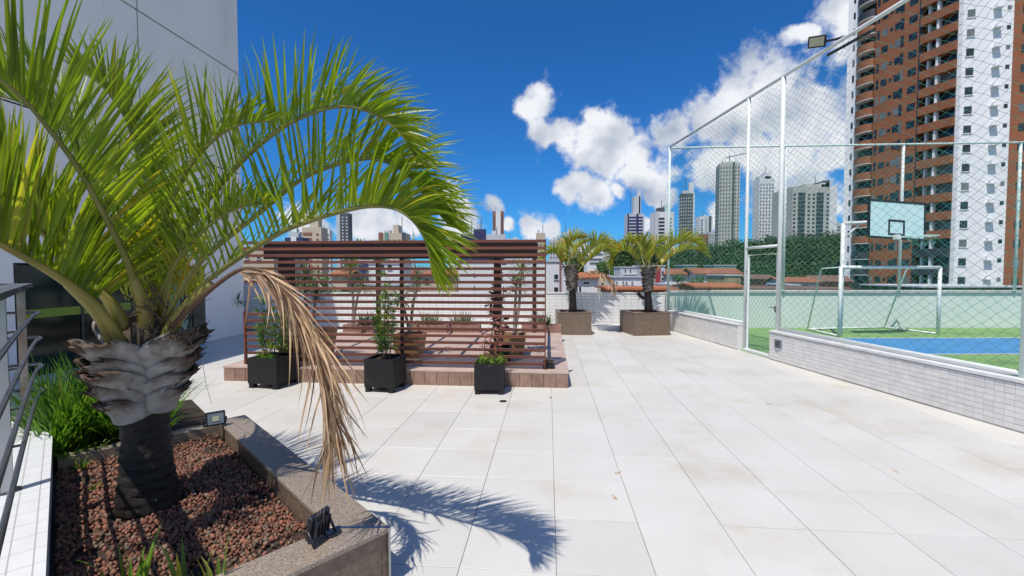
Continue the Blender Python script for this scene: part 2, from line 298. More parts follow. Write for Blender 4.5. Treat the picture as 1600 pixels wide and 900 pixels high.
# ------------------------------------------------------------------ mesh helpers
ORG = {}
class MB:
    def __init__(s): s.v = []; s.f = []; s.a = None
    def add(s, vs, fs):
        o = len(s.v); s.v.extend(Vector(v) for v in vs); s.f.extend(tuple(i + o for i in f) for f in fs)
    def box(s, c, d, rz=0.0, rot=None, top=(1, 1)):
        M = rot if rot is not None else Matrix.Rotation(rz, 3, 'Z')
        c = Vector(c); h = Vector(d) * .5; vs = []
        for k in (-1, 1):
            tx, ty = top if k > 0 else (1, 1)
            for a, b in ((-1, -1), (1, -1), (1, 1), (-1, 1)): vs.append(c + M @ Vector((a * h.x * tx, b * h.y * ty, k * h.z)))
        s.add(vs, [(3, 2, 1, 0), (4, 5, 6, 7), (0, 1, 5, 4), (1, 2, 6, 5), (2, 3, 7, 6), (3, 0, 4, 7)])
    def prism(s, poly, z0, z1):
        n = len(poly); s.add([(p[0], p[1], z0) for p in poly] + [(p[0], p[1], z1) for p in poly],
              [tuple(range(n - 1, -1, -1)), tuple(range(n, 2 * n))] + [(i, (i + 1) % n, (i + 1) % n + n, i + n) for i in range(n)])
    def tube(s, pts, r, n=6, cap=True):
        pts = [Vector(p) for p in pts]; m = len(pts)
        rs = r if isinstance(r, (list, tuple)) else [r] * m
        t0 = (pts[1] - pts[0]).normalized(); a = Vector((0, 0, 1)) if abs(t0.z) < .9 else Vector((1, 0, 0))
        x = t0.cross(a).normalized(); vs = []
        for i, p in enumerate(pts):
            t = (pts[min(i + 1, m - 1)] - pts[max(i - 1, 0)]).normalized()
            x = (x - t * x.dot(t)).normalized(); y = t.cross(x)
            for k in range(n):
                q = 2 * math.pi * k / n; vs.append(p + (x * math.cos(q) + y * math.sin(q)) * rs[i])
        fs = [(i * n + k, i * n + (k + 1) % n, (i + 1) * n + (k + 1) % n, (i + 1) * n + k) for i in range(m - 1) for k in range(n)]
        if cap: fs += [tuple(range(n - 1, -1, -1)), tuple(range((m - 1) * n, m * n))]
        s.add(vs, fs)
    def lathe(s, c, prof, n=12):
        c = Vector(c); vs = []
        for r, z in prof:
            for k in range(n): q = 2 * math.pi * k / n; vs.append(c + Vector((r * math.cos(q), r * math.sin(q), z)))
        m = len(prof)
        s.add(vs, [(i * n + k, i * n + (k + 1) % n, (i + 1) * n + (k + 1) % n, (i + 1) * n + k) for i in range(m - 1) for k in range(n)] + [tuple(range(n - 1, -1, -1)), tuple(range((m - 1) * n, m * n))])
    def ribbon(s, p0, d, L, w, side, droop=0.0, seg=5, fold=.25, curl=None):
        """a pointed strap leaf: a folded strip that bends under its own weight"""
        d = d.normalized(); side = (side - d * side.dot(d))
        side = side.normalized() if side.length > 1e-4 else d.orthogonal().normalized()
        o = len(s.v); p = Vector(p0); st = L / seg; dd = d.copy()
        for i in range(seg + 1):
            q = i / seg; ww = w * .5 * (min(1.0, .45 + q * 3.0) * (1 - q ** 2.2) + .03)
            nr = dd.cross(side).normalized()
            s.v += [p - side * ww + nr * ww * fold, p.copy(), p + side * ww + nr * ww * fold]
            dd = (dd + Vector((0, 0, -droop * (.4 + 1.6 * q) / seg)) + (curl / seg if curl is not None else Vector())).normalized(); p = p + dd * st
        for i in range(seg):
            a = o + i * 3; s.f += [(a, a + 1, a + 4, a + 3), (a + 1, a + 2, a + 5, a + 4)]
    def mesh(s, name, mat, org=Vector(), smooth=False, bevel=0.0):
        me = bpy.data.meshes.new(name); me.from_pydata([v - org for v in s.v], [], s.f)
        me.materials.append(MATS[mat] if isinstance(mat, str) else mat)
        if s.a: me.attributes.new('tip', 'FLOAT', 'POINT').data.foreach_set('value', s.a)
        if bevel:
            bm = bmesh.new(); bm.from_mesh(me)
            bmesh.ops.bevel(bm, geom=[e for e in bm.edges], offset=bevel, segments=1, affect='EDGES'); bm.to_mesh(me); bm.free()
        if smooth:
            me.polygons.foreach_set('use_smooth', [True] * len(me.polygons))
        me.update(); return me
    def build(s, name, mat, parent=None, smooth=False, bevel=0.0, loc=None, label=None, cat=None, group=None, kind=None):
        org = ORG[parent.name] if parent else (Vector(loc) if loc is not None else Vector())
        me = s.mesh(name, mat, org, smooth, bevel)
        o = bpy.data.objects.new(name, me); COL.objects.link(o)
        if parent: o.parent = parent
        else: o.location = org
        ORG[o.name] = org
        return tag(o, label, cat, group, kind)
def tag(o, label=None, cat=None, group=None, kind=None):
    if label: o['label'] = label
    if cat: o['category'] = cat
    if group: o['group'] = group
    if kind: o['kind'] = kind
    return o
def thing(name, loc, label, cat, group=None):
    o = bpy.data.objects.new(name, None); o.empty_display_size = .2; COL.objects.link(o); o.location = Vector(loc); ORG[o.name] = Vector(loc)
    return tag(o, label, cat, group)
def inst(name, me, parent, pos, rot=(0, 0, 0), scale=(1, 1, 1)):
    o = bpy.data.objects.new(name, me); COL.objects.link(o); o.parent = parent
    o.location = Vector(pos) - ORG[parent.name]; o.rotation_euler = rot; o.scale = scale; ORG[o.name] = Vector(pos); return o
def box(name, c, d, mat, parent=None, rz=0.0, bevel=0.0, **k):
    m = MB(); m.box(c, d, rz); return m.build(name, mat, parent, bevel=bevel, **k)
def spline(pts, n):
    pts = [Vector(p) for p in pts]; pp = [pts[0] * 2 - pts[1]] + pts + [pts[-1] * 2 - pts[-2]]; out = []
    m = len(pts) - 1
    for i in range(n + 1):
        q = i / n * m; k = min(int(q), m - 1); t = q - k; a, b, c, d = pp[k:k + 4]
        out.append(.5 * ((2 * b) + (c - a) * t + (2 * a - 5 * b + 4 * c - d) * t * t + (3 * b - a - 3 * c + d) * t ** 3))
    return out
def leafball(mb, c, rad, n, size, rn, shell=.55):
    c = Vector(c)
    for _ in range(n):
        d = Vector((rn.gauss(0, 1), rn.gauss(0, 1), rn.gauss(0, 1))).normalized(); k = shell + (1 - shell) * rn.random() ** .6
        p = c + Vector((d.x * rad[0], d.y * rad[1], d.z * rad[2])) * k
        nrm = (d + Vector((rn.gauss(0, .5), rn.gauss(0, .5), rn.gauss(.3, .5)))).normalized(); x = nrm.orthogonal().normalized(); y = nrm.cross(x)
        q = rn.random() * 6.28; x, y = x * math.cos(q) + y * math.sin(q), y * math.cos(q) - x * math.sin(q); z = size * rn.uniform(.6, 1.3)
        mb.add([p - x * z, p - y * z * .5, p + x * z, p + y * z * .5], [(0, 1, 2, 3)])

# ================================================================== SETTING
# city ground far below the terrace
m = MB(); m.add([(-2500, -400, -9), (2500, -400, -9), (2500, 4500, -9), (-2500, 4500, -9)], [(0, 1, 2, 3)])
m.build('ground', 'ground', kind='structure')
# terrace slab (the podium the terrace stands on); its top is the grout bed
m = MB(); m.prism([(-22, -6), (20, -6), (20, 14.25), (-22, 14.25)], -9, -.012)
floor = m.build('terrace_floor', 'grout', kind='structure')
# floor tiles
T = .588; U0, V0 = .642, 3.171
def tile_mesh(w, d, h, bev):
    b = MB(); x, y = w / 2, d / 2; i, j = x - bev, y - bev
    b.add([(-x, -y, -h), (x, -y, -h), (x, y, -h), (-x, y, -h), (-x, -y, -bev), (x, -y, -bev), (x, y, -bev), (-x, y, -bev), (-i, -j, 0), (i, -j, 0), (i, j, 0), (-i, j, 0)],
          [(0, 1, 5, 4), (1, 2, 6, 5), (2, 3, 7, 6), (3, 0, 4, 7), (4, 5, 9, 8), (5, 6, 10, 9), (6, 7, 11, 10), (7, 4, 8, 11), (8, 9, 10, 11)])
    return b
tmb = tile_mesh(T - .0042, T - .0042, .03, .0012); tme = tmb.mesh('floor_tile', 'tile')
rn = random.Random(3); cand = []
for i in range(-18, 16):
    for j in range(-10, 22):
        p = UV(U0 + (i + .5) * T, V0 + (j + .5) * T)
        if p.y > 14.1 or p.y < -1.5: continue
        s = (p - WO).dot(WD); n = (p - WO).dot(WN)
        if n > .33: continue
        u, v = U0 + (i + .5) * T, V0 + (j + .5) * T
        if -5.1 < u < .1 and 7.1 < v < 11.3: continue
        if u < -9: continue
        vis = p.y > 1.2 and abs(p.x / max(p.y, .1)) < 1.25
        cand.append((0 if vis else 1, p.length, p))
cand.sort(key=lambda c: (c[0], c[1]))
rest = MB(); M4 = Matrix.Rotation(RZ_T, 3, 'Z')
for k, (h, dist, p) in enumerate(cand):
    dz = rn.uniform(-.0008, .0008)
    if k < 300: inst('floor_tile', tme, floor, p + Vector((0, 0, dz)), (0, 0, RZ_T))
    else: rest.add([M4 @ v + p + Vector((0, 0, dz)) for v in tmb.v], tmb.f)
rest.build('floor_tiles', 'tile', floor, kind='stuff')

# sports court floor
def strip(mb, a, b, w, z):
    a = Vector((*a, 0)); b = Vector((*b, 0)); d = (b - a).normalized(); n = Vector((-d.y, d.x, 0)) * w * .5
    mb.add([(*(a - n)[:2], z), (*(b - n)[:2], z), (*(b + n)[:2], z), (*(a + n)[:2], z)], [(0, 1, 2, 3)])
m = MB(); a = WP(-9, .03); b = WP(9.2, .03)
m.prism([(a.x, a.y), (19.8, a.y), (19.8, 13.98), (b.x, 13.98)], -.011, .008)
court = m.build('court_floor', 'court_green', kind='structure')
m = MB(); m.add([(8.0, 9.45, .012), (19.5, 9.6, .012), (19.5, 11.9, .012), (8.0, 11.75, .012)], [(0, 1, 2, 3)]); m.build('blue_area', 'court_blue', court)
m = MB(); strip(m, (7.97, 9.45), (19.5, 9.6), .06, .016); strip(m, (7.97, 11.75), (19.5, 11.9), .06, .016); strip(m, (8.0, 9.48), (8.0, 11.72), .06, .0165); strip(m, (14.0, 9.55), (13.6, 11.82), .06, .018)
m.build('court_lines', 'line', court)
m = MB(); strip(m, (7.0, 6.0), (19.5, 6.2), .06, .0125); m.build('court_line', 'line', court)

# back walls: white tiled parapet, mint court wall
YB = 14.0; HB = 1.13
t = thing('parapet_wall', (-2, YB, 0), 'long white tiled parapet wall behind the pergola and the two square planters', 'wall')
box('wall_body', (-1.85, YB + .08, HB / 2 - .02), (13.4, .16, HB - .04), 'parapet', t)
box('coping', (-1.85, YB + .08, HB - .018), (13.4, .2, .036), 'cap', t)
box('kerb', (3.1, YB - .35, .07), (2.6, .5, .14), 'cap', t)
box('wall_lamp', (2.62, YB - .02, .45), (.1, .05, .07), 'cap', t)
t = thing('court_wall', (12, YB, 0), 'pale mint rendered wall closing the far side of the sports court', 'wall')
box('wall_body', (12.4, YB + .08, HB / 2 - .01), (15.0, .16, HB - .02), 'mint', t)
box('coping', (12.4, YB + .08, HB + .006), (15.0, .19, .03), 'cap', t)
t = thing('corner_wall', (-7.9, 13.2, 0), 'short white brick-patterned wall seen left of the pergola between facade and slats', 'wall')
box('wall_body', (-8.1, 13.75, .70), (1.9, .2, 1.40), 'parapet', t)
box('coping', (-8.1, 13.75, 1.417), (1.9, .24, .034), 'cap', t)

# low tiled wall between terrace and court, in two stretches with the gate between them
LWH = .6; TH = .18; TW, TR_ = .1, .066
wtm = tile_mesh(TW - .004, TR_ - .004, .012, .0015); wme = wtm.mesh('wall_tile', 'walltile')
RW = Matrix.Rotation(RZ_W - R(90), 3, 'Z') @ Matrix.Rotation(R(90), 3, 'X') @ Matrix.Identity(3)
# tile local x -> along wall, local y -> up, local z -> outwards (towards the terrace)
RW = Matrix((WD, Vector((0, 0, 1)), WD.cross(Vector((0, 0, 1))))).transposed()
if RW.col[2].dot(WN) > 0: RW = Matrix((-WD, Vector((0, 0, 1)), -WN)).transposed()
reul = RW.to_euler()
def low_wall(s0, s1, label, nind):
    c = WP((s0 + s1) / 2, TH / 2)
    t = thing('low_wall', c, label, 'wall')
    box('wall_body', c + Vector((0, 0, (LWH - .05) / 2)), (TH, s1 - s0, LWH - .05), 'joint', t, rz=RZ_W)
    box('coping', c + Vector((0, 0, LWH - .022)), (TH + .05, s1 - s0 + .01, .044), 'cap', t, rz=RZ_W, bevel=.004)
    m = MB(); e = WP(s1 if s0 < 3 else s0, TH / 2, (LWH - .05) / 2) ; m.box(e, (TH - .01, .03, LWH - .06), RZ_W); m.build('end_cap', 'cap', t)
    rows = 8; n = int((s1 - s0) / TW); tl = []
    for i in range(n):
        for r in range(rows):
            p = WP(s1 - (i + .5) * TW if s0 < 3 else s0 + (i + .5) * TW, -.010, .018 + (r + .5) * TR_)
            tl.append((p.length, p))
    tl = [q for q in tl if q[1].y > 4.3] + [q for q in tl if q[1].y <= 4.3]
    tl[:sum(q[1].y > 4.3 for q in tl)] = sorted(tl[:sum(q[1].y > 4.3 for q in tl)], key=lambda q: q[0])
    rest = MB()
    for k, (d_, p) in enumerate(tl):
        q = p + WN * rn.uniform(-.0012, .0012)
        if k < nind: inst('wall_tile', wme, t, q, reul)
        else: rest.add([RW @ v + q for v in wtm.v], wtm.f)
    rest.build('wall_tiles', 'walltile', t, kind='stuff')
    return t
lw = low_wall(-2.5, 4.13, 'near stretch of low white tiled wall running right from the court gate', 300)
low_wall(5.2, 9.05, 'far stretch of low white tiled wall from the gate back to the granite planter', 60)
# recessed louvre light in the low wall
fx = WP(3.86, -.016, .36); t = thing('step_light', fx, 'small louvred light fitting set into the low tiled wall beside the gate', 'light')
m = MB(); m.box(fx, (.02, .2, .17), RZ_W); m.build('plate', 'lamp_glass', t, bevel=.004)
for k in range(4):
    m = MB(); m.box(fx + WN * -.018 + Vector((0, 0, .055 - k * .035)), (.028, .13 - k * .012, .006), RZ_W); m.build('louvre', 'steel_dark', t)

# ------------------------------------------------------------------ sports fence
FZ = 5.65; FN = .10
ft = thing('sports_fence', WP(4, FN, LWH), 'tall white pipe fence with green netting around the sports court', 'fence')
def post(a, b, r, mat='white_paint', name='post', par=None):
    m = MB(); m.tube([a, (Vector(a) + Vector(b)) / 2, b], r, 8); return m.build(name, mat, par or ft, smooth=True)
post(WP(9.05, FN, LWH), WP(9.05, FN, FZ + .03), .038, 'mint_paint')
post(WP(5.12, FN, 0.0), WP(5.12, FN, FZ), .036)
post(WP(4.03, FN, LWH), WP(4.03, FN, FZ), .045)
post(WP(.03, FN, LWH), WP(.03, FN, FZ), .045, 'mint_paint')
post(WP(9.05, FN, FZ + .02), WP(-3, FN, FZ + .02), .034, name='top_rail')
post(WP(3.98, FN, LWH + .045), WP(-2.5, FN, LWH + .045), .03, name='bottom_rail')
post(WP(9.0, FN, LWH + .04), WP(5.2, FN, LWH + .04), .025, name='bottom_rail')
post(WP(5.1, FN, 2.32), WP(4.05, FN, 2.32), .03, name='gate_header')
XB0 = WP(9.05, FN).x; YF = YB - .06; SP = 3.66
post((XB0, YF, FZ), (19, YF, FZ + .22), .03, 'mint_paint', name='top_rail')
post((XB0, YF, HB + .06), (19, YF, HB + .06), .018, name='bottom_rail')
for k in range(1, 5): post((XB0 + SP * k, YF + .02, HB), (XB0 + SP * k, YF + .02, FZ + .05 * k), .04, 'mint_paint' if k == 3 else 'white_paint')
def net(fn, L, H, cw, ch, r, name, skip=None):
    """diamond netting: two families of slanting cords, each bending a little at the knots"""
    m = MB(); rr = random.Random(11); n = int(L / cw); k = H / ch * cw
    jit = {}
    def J(i, j):
        if (i, j) not in jit: jit[(i, j)] = (rr.gauss(0, .006), rr.gauss(0, .006), rr.gauss(0, .008))
        return jit[(i, j)]
    nv = int(H / ch)
    for sgn in (1, -1):
        for i in range(-nv - 1, n + nv + 2):
            run = []
            for j in range(nv * 2 + 1):
                a = (i + sgn * j * .5) * cw; z = j * ch * .5
                ok = 0 <= a <= L and not (skip and skip(a, z))
                if ok:
                    q = J(round(a / cw * 2), j); run.append(fn(a + q[0], z + q[1], q[2]))
                if (not ok or j == nv * 2) and run:
                    if len(run) > 1: m.tube(run, r, 3, cap=False)
                    run = []
    return m.build(name, 'net', ft, kind='stuff')
net(lambda a, z, d: WP(9.0 - a, FN + .03 + d + .012 * math.sin(z * 2 + a), LWH + .05 + z), 11.0, FZ - LWH - .08, .17, .13, .0023, 'side_net',
    skip=lambda a, z: 3.9 < a < 4.97 and z < 2.32 - LWH)
net(lambda a, z, d: Vector((XB0 + .02 + a, YF - .03 + d, HB + .08 + z)), 13.5, FZ - HB - .1, .19, .15, .0023, 'back_net')
# gate
ga, gb = WP(5.05, FN + .02, .03), WP(4.10, FN + .02, .03)
gt = thing('court_gate', WP(4.6, FN, 0), 'white pipe gate with netting in the side fence of the court', 'gate')
m = MB(); m.tube([ga, ga + Vector((0, 0, 2.13)), gb + Vector((0, 0, 2.13)), gb, ga + Vector((0, 0, 0))], .028, 6); m.build('gate_frame', 'white_paint', gt)
m = MB(); m.tube([gb + WD * .02 + Vector((0, 0, 1.02)) - WN * .03, gb + WD * .14 + Vector((0, 0, 1.03)) - WN * .05], .012, 6); m.box(gb + Vector((0, 0, 1.0)) - WN * .02, (.05, .05, .12), RZ_W); m.build('latch', 'steel_brown', gt)
for z in (.5, 1.1, 1.75):
    m = MB(); m.box(ga + WD * .04 + Vector((0, 0, z)), (.05, .05, .09), RZ_W); m.build('hinge', 'steel_dark', gt)
m = MB(); rr = random.Random(5)
for sgn in (1, -1):
    for i in range(-16, 24):
        run = []
        for j in range(33):
            a = (i + sgn * j * .5) * .12; z = j * .065
            if 0 <= a <= .93 and z <= 2.1: run.append(WP(5.04 - a, FN + .04 + rr.gauss(0, .004), .05 + z))
        if len(run) > 1: m.tube(run, .0024, 3, cap=False)
m.build('gate_net', 'net', gt, kind='stuff')
box('threshold', WP(4.6, .12, .03), (.14, 1.0, .05), 'cap', gt, rz=RZ_W)
# floodlight on the side fence
def floodlight(c, yaw, pitch, w, h, label, glass='lamp_glass', stand=True, fins=True, roll=0.0):
    c = Vector(c); Mr = Matrix.Rotation(yaw, 3, 'Z') @ Matrix.Rotation(pitch, 3, 'X') @ Matrix.Rotation(roll, 3, 'Y')
    t = thing('floodlight', c, label, 'floodlight', 'floodlights')
    m = MB(); m.box(c, (w, .03, h), rot=Mr); m.build('housing', 'lamp_body', t, bevel=.006)
    m = MB(); m.box(c + Mr @ Vector((0, -.017, 0)), (w * .8, .006, h * .74), rot=Mr); m.build('lens', glass, t)
    m = MB(); m.box(c + Mr @ Vector((0, -.021, 0)), (w * .34, .005, h * .34), rot=Mr); m.build('led_panel', 'lamp_glass_beige', t)
    if fins:
        for k in range(5):
            m = MB(); m.box(c + Mr @ Vector(((k - 2) * w * .16, .028, 0)), (.006, .03, h * .7), rot=Mr); m.build('cooling_fin', 'lamp_body', t)
    if stand:
        m = MB(); z = Vector((0, 0, 1)); a = c + Mr @ Vector((-w * .56, .01, 0)); b = c + Mr @ Vector((w * .56, .01, 0)); back = Matrix.Rotation(yaw, 3, 'Z') @ Vector((0, .04, 0)); lo = Vector((0, 0, -h * .55))
        m.tube([a, a + back + lo, b + back + lo, b], .008, 6); m.build('bracket', 'lamp_body', t, smooth=True)
    return t
lc = WP(3.0, FN - .16, FZ + .16)
fl = floodlight(lc, R(-55), R(26), .28, .19, roll=R(14), label= 'black floodlight with pale lens clamped to the top rail of the court fence', glass='lamp_glass_beige', stand=False)
m = MB(); m.tube([lc + Vector((.05, .03, .0)), WP(2.75, FN - .02, FZ + .08), WP(2.6, FN, FZ + .05)], .02, 6); m.build('bracket', 'lamp_body', fl)
m = MB(); m.tube([WP(3.0, FN + .05, FZ - .06), WP(2.1, FN + .05, FZ - .10)], .025, 6); m.build('driver_box', 'lamp_body', fl)

# goal
gl = thing('goal', (10.5, 12.4, 0), 'white pipe football goal standing before the mint court wall', 'goal')
A0, B0 = Vector((8.93, 12.0, .01)), Vector((12.06, 12.45, .01)); up = Vector((0, 0, 1.9)); bk = Vector((.1, 1.45, 0)) ; bkb = Vector((-.35, 1.4, 0))
m = MB(); m.tube([A0, A0 + up], .045, 8); m.build('goal_post', 'white_paint', gl, smooth=True)
m = MB(); m.tube([B0, B0 + up], .045, 8); m.build('goal_post', 'white_paint', gl, smooth=True)
m = MB(); m.tube([A0 + up, B0 + up], .045, 8); m.build('crossbar', 'white_paint', gl, smooth=True)
for q, b_ in ((A0, bk), (B0, bkb)):
    m = MB(); e = q + b_; m.tube([q + up, q + up * .985 + b_ * .55, q + up * .95 + b_ * .6, e], .022, 6); m.build('back_stay', 'mint_paint', gl, smooth=True)
    m = MB(); m.tube([q + Vector((0, 0, .03)), e + Vector((0, 0, .03))], .03, 6); m.build('base_bar', 'white_paint', gl, smooth=True)
m = MB(); m.tube([A0 + bk + Vector((0, 0, .03)), B0 + bkb + Vector((0, 0, .03))], .03, 6); m.build('base_bar', 'white_paint', gl, smooth=True)

# basketball hoop
D = 12.15; hp = Vector((XP(1317, 12.05), 12.05, 0))
hb = thing('basketball_hoop', hp, 'basketball backboard with black border on a white post behind the goal', 'hoop')
zb = ZY(349, D)
m = MB(); m.tube([hp + Vector((.02, .06, 0)), Vector((hp.x + .02, hp.y + .06, zb))], .05, 8); m.build('post', 'white_paint', hb, smooth=True)
bc = P(1401, 344, D - .45)
m = MB(); m.tube([Vector((hp.x + .02, hp.y + .06, zb)), Vector((bc.x - .3, bc.y + .1, zb)), Vector((bc.x, bc.y + .06, bc.z))], .045, 8); m.build('arm', 'white_paint', hb, smooth=True)
m = MB(); m.tube([Vector((hp.x + .02, hp.y + .06, zb - .45)), Vector((hp.x + .42, hp.y - .03, zb))], .025, 6); m.build('brace', 'white_paint', hb, smooth=True)
Mr = Matrix.Rotation(R(8), 3, 'Z') @ Matrix.Rotation(R(2.6), 3, 'Y') @ Matrix.Rotation(R(-3), 3, 'X')
bw, bh = 1.72, 1.0
m = MB(); m.box(bc, (bw, .03, bh), rot=Mr); m.build('backboard', 'backboard', hb)
m = MB()
for x, z, w, h in ((0, bh / 2 - .02, bw + .01, .05), (0, -bh / 2 + .02, bw + .01, .05)): m.box(bc + Mr @ Vector((x, -.002, z)), (w, .046, h), rot=Mr)
for x, z, w, h in ((-bw / 2 + .02, 0, .05, bh - .06), (bw / 2 - .02, 0, .05, bh - .06)): m.box(bc + Mr @ Vector((x, -.002, z)), (w, .046, h), rot=Mr)
m.build('border', 'black_paint', hb)
m = MB()
for z in (-.36, .0): m.box(bc + Mr @ Vector((-.02, -.018, z - .02)), (.5, .01, .05), rot=Mr)
for x in (-.245, .205): m.box(bc + Mr @ Vector((x, -.018, -.20)), (.05, .01, .31), rot=Mr)
m.build('target_square', 'black_paint', hb)
rc = bc + Mr @ Vector((.30, -.40, -.46))
m = MB(); m.tube([rc + Vector((.34 * math.cos(R(k * 20)), .3 * math.sin(R(k * 20)), 0)) for k in range(19)], .014, 6); m.build('rim', 'mint_paint', hb, smooth=True)
m = MB(); m.box(bc + Mr @ Vector((-.06, -.06, -.46)), (.14, .12, .12), rot=Mr); m.build('rim_bracket', 'white_paint', hb)
m = MB()
for k in range(12):
    q = R(k * 30); q2 = R(k * 30 + 22); m.tube([rc + Vector((.32 * math.cos(q), .28 * math.sin(q), 0)), rc + Vector((.26 * math.cos(q2), .24 * math.sin(q2), -.13)), rc + Vector((.25 * math.cos(q), .22 * math.sin(q), -.24))], .007, 3)
m.build('hoop_net', 'net', hb, kind='stuff')

# ------------------------------------------------------------------ white building on the left
FU = -8.74
def fpan(mb, v0, v1, z0, z1, u=FU, th=.05):
    a = UV(u - th / 2, (v0 + v1) / 2, (z0 + z1) / 2); mb.box(a, (th, v1 - v0, z1 - z0), RZ_T)
bt = thing('apartment_building', UV(FU, 6, 0), 'tall pale grey rendered building with dark glass at ground level on the left', 'building')
m = MB(); c = UV(FU - 6.36, 4.9, 4.9); m.box(c, (12.6, 14.2, 9.82), RZ_T); m.build('core', 'groove', bt)
GW = .035
for v0, v1 in ((-2.2, 8.93), (8.93, 12.02)):
    for z0, z1 in ((4.56, 7.36), (7.36, 9.85)):
        m = MB(); fpan(m, v0 + GW / 2, v1 - (GW / 2 if v1 < 12 else 0), z0 + GW / 2, z1 - (GW / 2 if z1 < 9 else 0)); m.build('wall_panel', 'facade', bt)
for v0, v1, z0, z1 in ((-2.2, 6.55, 0, 4.56), (6.55 + .003, 8.93, 1.94, 4.56), (8.93, 10.59, 1.94, 4.56), (10.59 + .003, 12.02, 0, 4.56)):
    m = MB(); fpan(m, v0, v1, z0, z1 - GW / 2); m.build('wall_panel', 'facade', bt)
m = MB(); c = UV(FU - 6.3, 12.0, 4.93); m.box(c, (12.5, .05, 9.84), RZ_T); m.build('rear_wall', 'facade', bt)
vs = [6.58, 7.6, 8.6, 9.5, 10.1, 10.57]
for k in range(5):
    m = MB(); fpan(m, vs[k] + .02, vs[k + 1] - .02, .03, 1.90, FU - .015, .02); m.build('window_pane', 'teal_reflection' if k == 3 else 'dark_glass', bt)
    m = MB(); fpan(m, vs[k] - .02, vs[k] + .02, 0, 1.935, FU + .004, .05); m.build('mullion', 'frame_dark', bt)
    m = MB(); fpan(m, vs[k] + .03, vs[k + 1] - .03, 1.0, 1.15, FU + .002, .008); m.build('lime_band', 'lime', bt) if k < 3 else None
m = MB(); fpan(m, 10.2, 10.56, .05, 1.89, FU + .006, .02); m.build('door_leaf', 'frame_dark', bt)
m = MB(); fpan(m, 8.2, 8.26, 1.94, 9.8, FU + .03, .06); m.build('drain_pipe', 'facade', bt)
m = MB(); fpan(m, 10.95, 11.0, 1.62, 1.67, FU + .02, .04); m.build('wall_vent', 'frame_dark', bt)
m = MB(); fpan(m, -2.2, 12.02, 9.852, 9.9, FU + .03, .16); m.build('roof_coping', 'facade', bt)
# round floor drain by the pots
dc = G(786, 627, .0015); t = thing('floor_drain', dc, 'small round floor drain cover in the tiles below the rightmost black pot', 'drain')
m = MB(); m.lathe(dc, [(.055, 0), (.055, .003), (.05, .004)], 20); m.build('cover', 'steel_dark', t)
for k in range(5):
    m = MB(); m.box(dc + Vector(((k - 2) * .017, 0, .0052)), (.007, .07 - abs(k - 2) * .012, .002)); m.build('slot', 'black_paint', t)

# ================================================================== CITY
# ---- big brown and white tower on the right
tA2, tA, tB, tC, tE = Vector((65.9, 88.4, 0)), Vector((66.4, 87.5, 0)), Vector((71.2, 71.2, 0)), Vector((77.4, 69.6, 0)), Vector((79.95, 69.0, 0))
TZ0, TZ1 = -9.0, 64.0
tw = thing('brown_tower', (78, 82, -9), 'huge brown clad and white apartment tower rising out of frame behind the hoop', 'building')
up3 = Vector((0, 0, 1))
def face(a, b):
    d = (b - a); L = d.length; d = d / L; n = Vector((d.y, -d.x, 0))
    if n.dot(-(a + b) / 2) < 0: n = -n
    return d, n, L
def fbox(mb, a, d, n, t0, t1, z0, z1, o0, o1):
    """box on a facade: t along, z up, o outwards from the wall plane"""
    c = a + d * (t0 + t1) / 2 + n * (o0 + o1) / 2; c.z = (z0 + z1) / 2
    mb.box(c, (t1 - t0, abs(o1 - o0), z1 - z0), rot=Matrix((d, n, up3)).transposed())
m = MB(); inn = [tA2, tA, tB, tC, tE, Vector((96, 68.5, 0)), Vector((100, 104, 0)), Vector((82, 106, 0))]
cen = Vector((83, 87, 0)); m.prism([((p - cen) * .93 + cen)[:2] for p in inn], TZ0, TZ1 + 2); m.build('core', 'city_glass', tw)
dAB, nAB, LAB = face(tA, tB); dBC, nBC, LBC = face(tB, tC); dCE, nCE, LCE = face(tC, tE); dAA, nAA, LAA = face(tA2, tA)
def tpx(px, a, d):
    q = (px - 800) / F; return (q * a.y - a.x) / (d.x - q * d.y)
# white faces and brown faces as solid slabs
m = MB(); fbox(m, tB, dBC, nBC, 0, LBC, TZ0, TZ1, -1.2, 0); m.build('white_wall', 'tower_white', tw)
m = MB(); fbox(m, tC, dCE, nCE, 0, LCE, TZ0, TZ1, -1.2, 0); m.build('brown_wall', 'brown_clad', tw)
m = MB(); fbox(m, tE, dCE, nCE, .02, 16, TZ0, TZ1, -1.0, .15); m.build('white_wall', 'tower_white', tw)
m = MB(); fbox(m, tA2, dAA, nAA, 0, LAA - .02, TZ0, TZ1, -1.0, .05); m.build('white_wall', 'tower_white', tw)
q = lambda px: tpx(px, tA, dAB)
m = MB(); fbox(m, tA, dAB, nAB, q(1357), q(1427), TZ0, TZ1, -1.2, 0); m.build('brown_wall', 'brown_clad', tw)
m = MB(); fbox(m, tA, dAB, nAB, 0, q(1329.5), TZ0, TZ1, -1.3, .02); m.build('white_wall', 'tower_white', tw)
m = MB(); fbox(m, tA, dAB, nAB, q(1483), LAB, TZ0, TZ1, -1.3, .03); m.build('white_wall', 'tower_white', tw)
m = MB(); fbox(m, tA, dAB, nAB, q(1424), q(1427.5), TZ0, TZ1, .0, .12); m.build('dark_pipe', 'tower_grey', tw)
wr = random.Random(40)
def cg(): return 'city_glass_light' if wr.random() < .22 else 'city_glass'
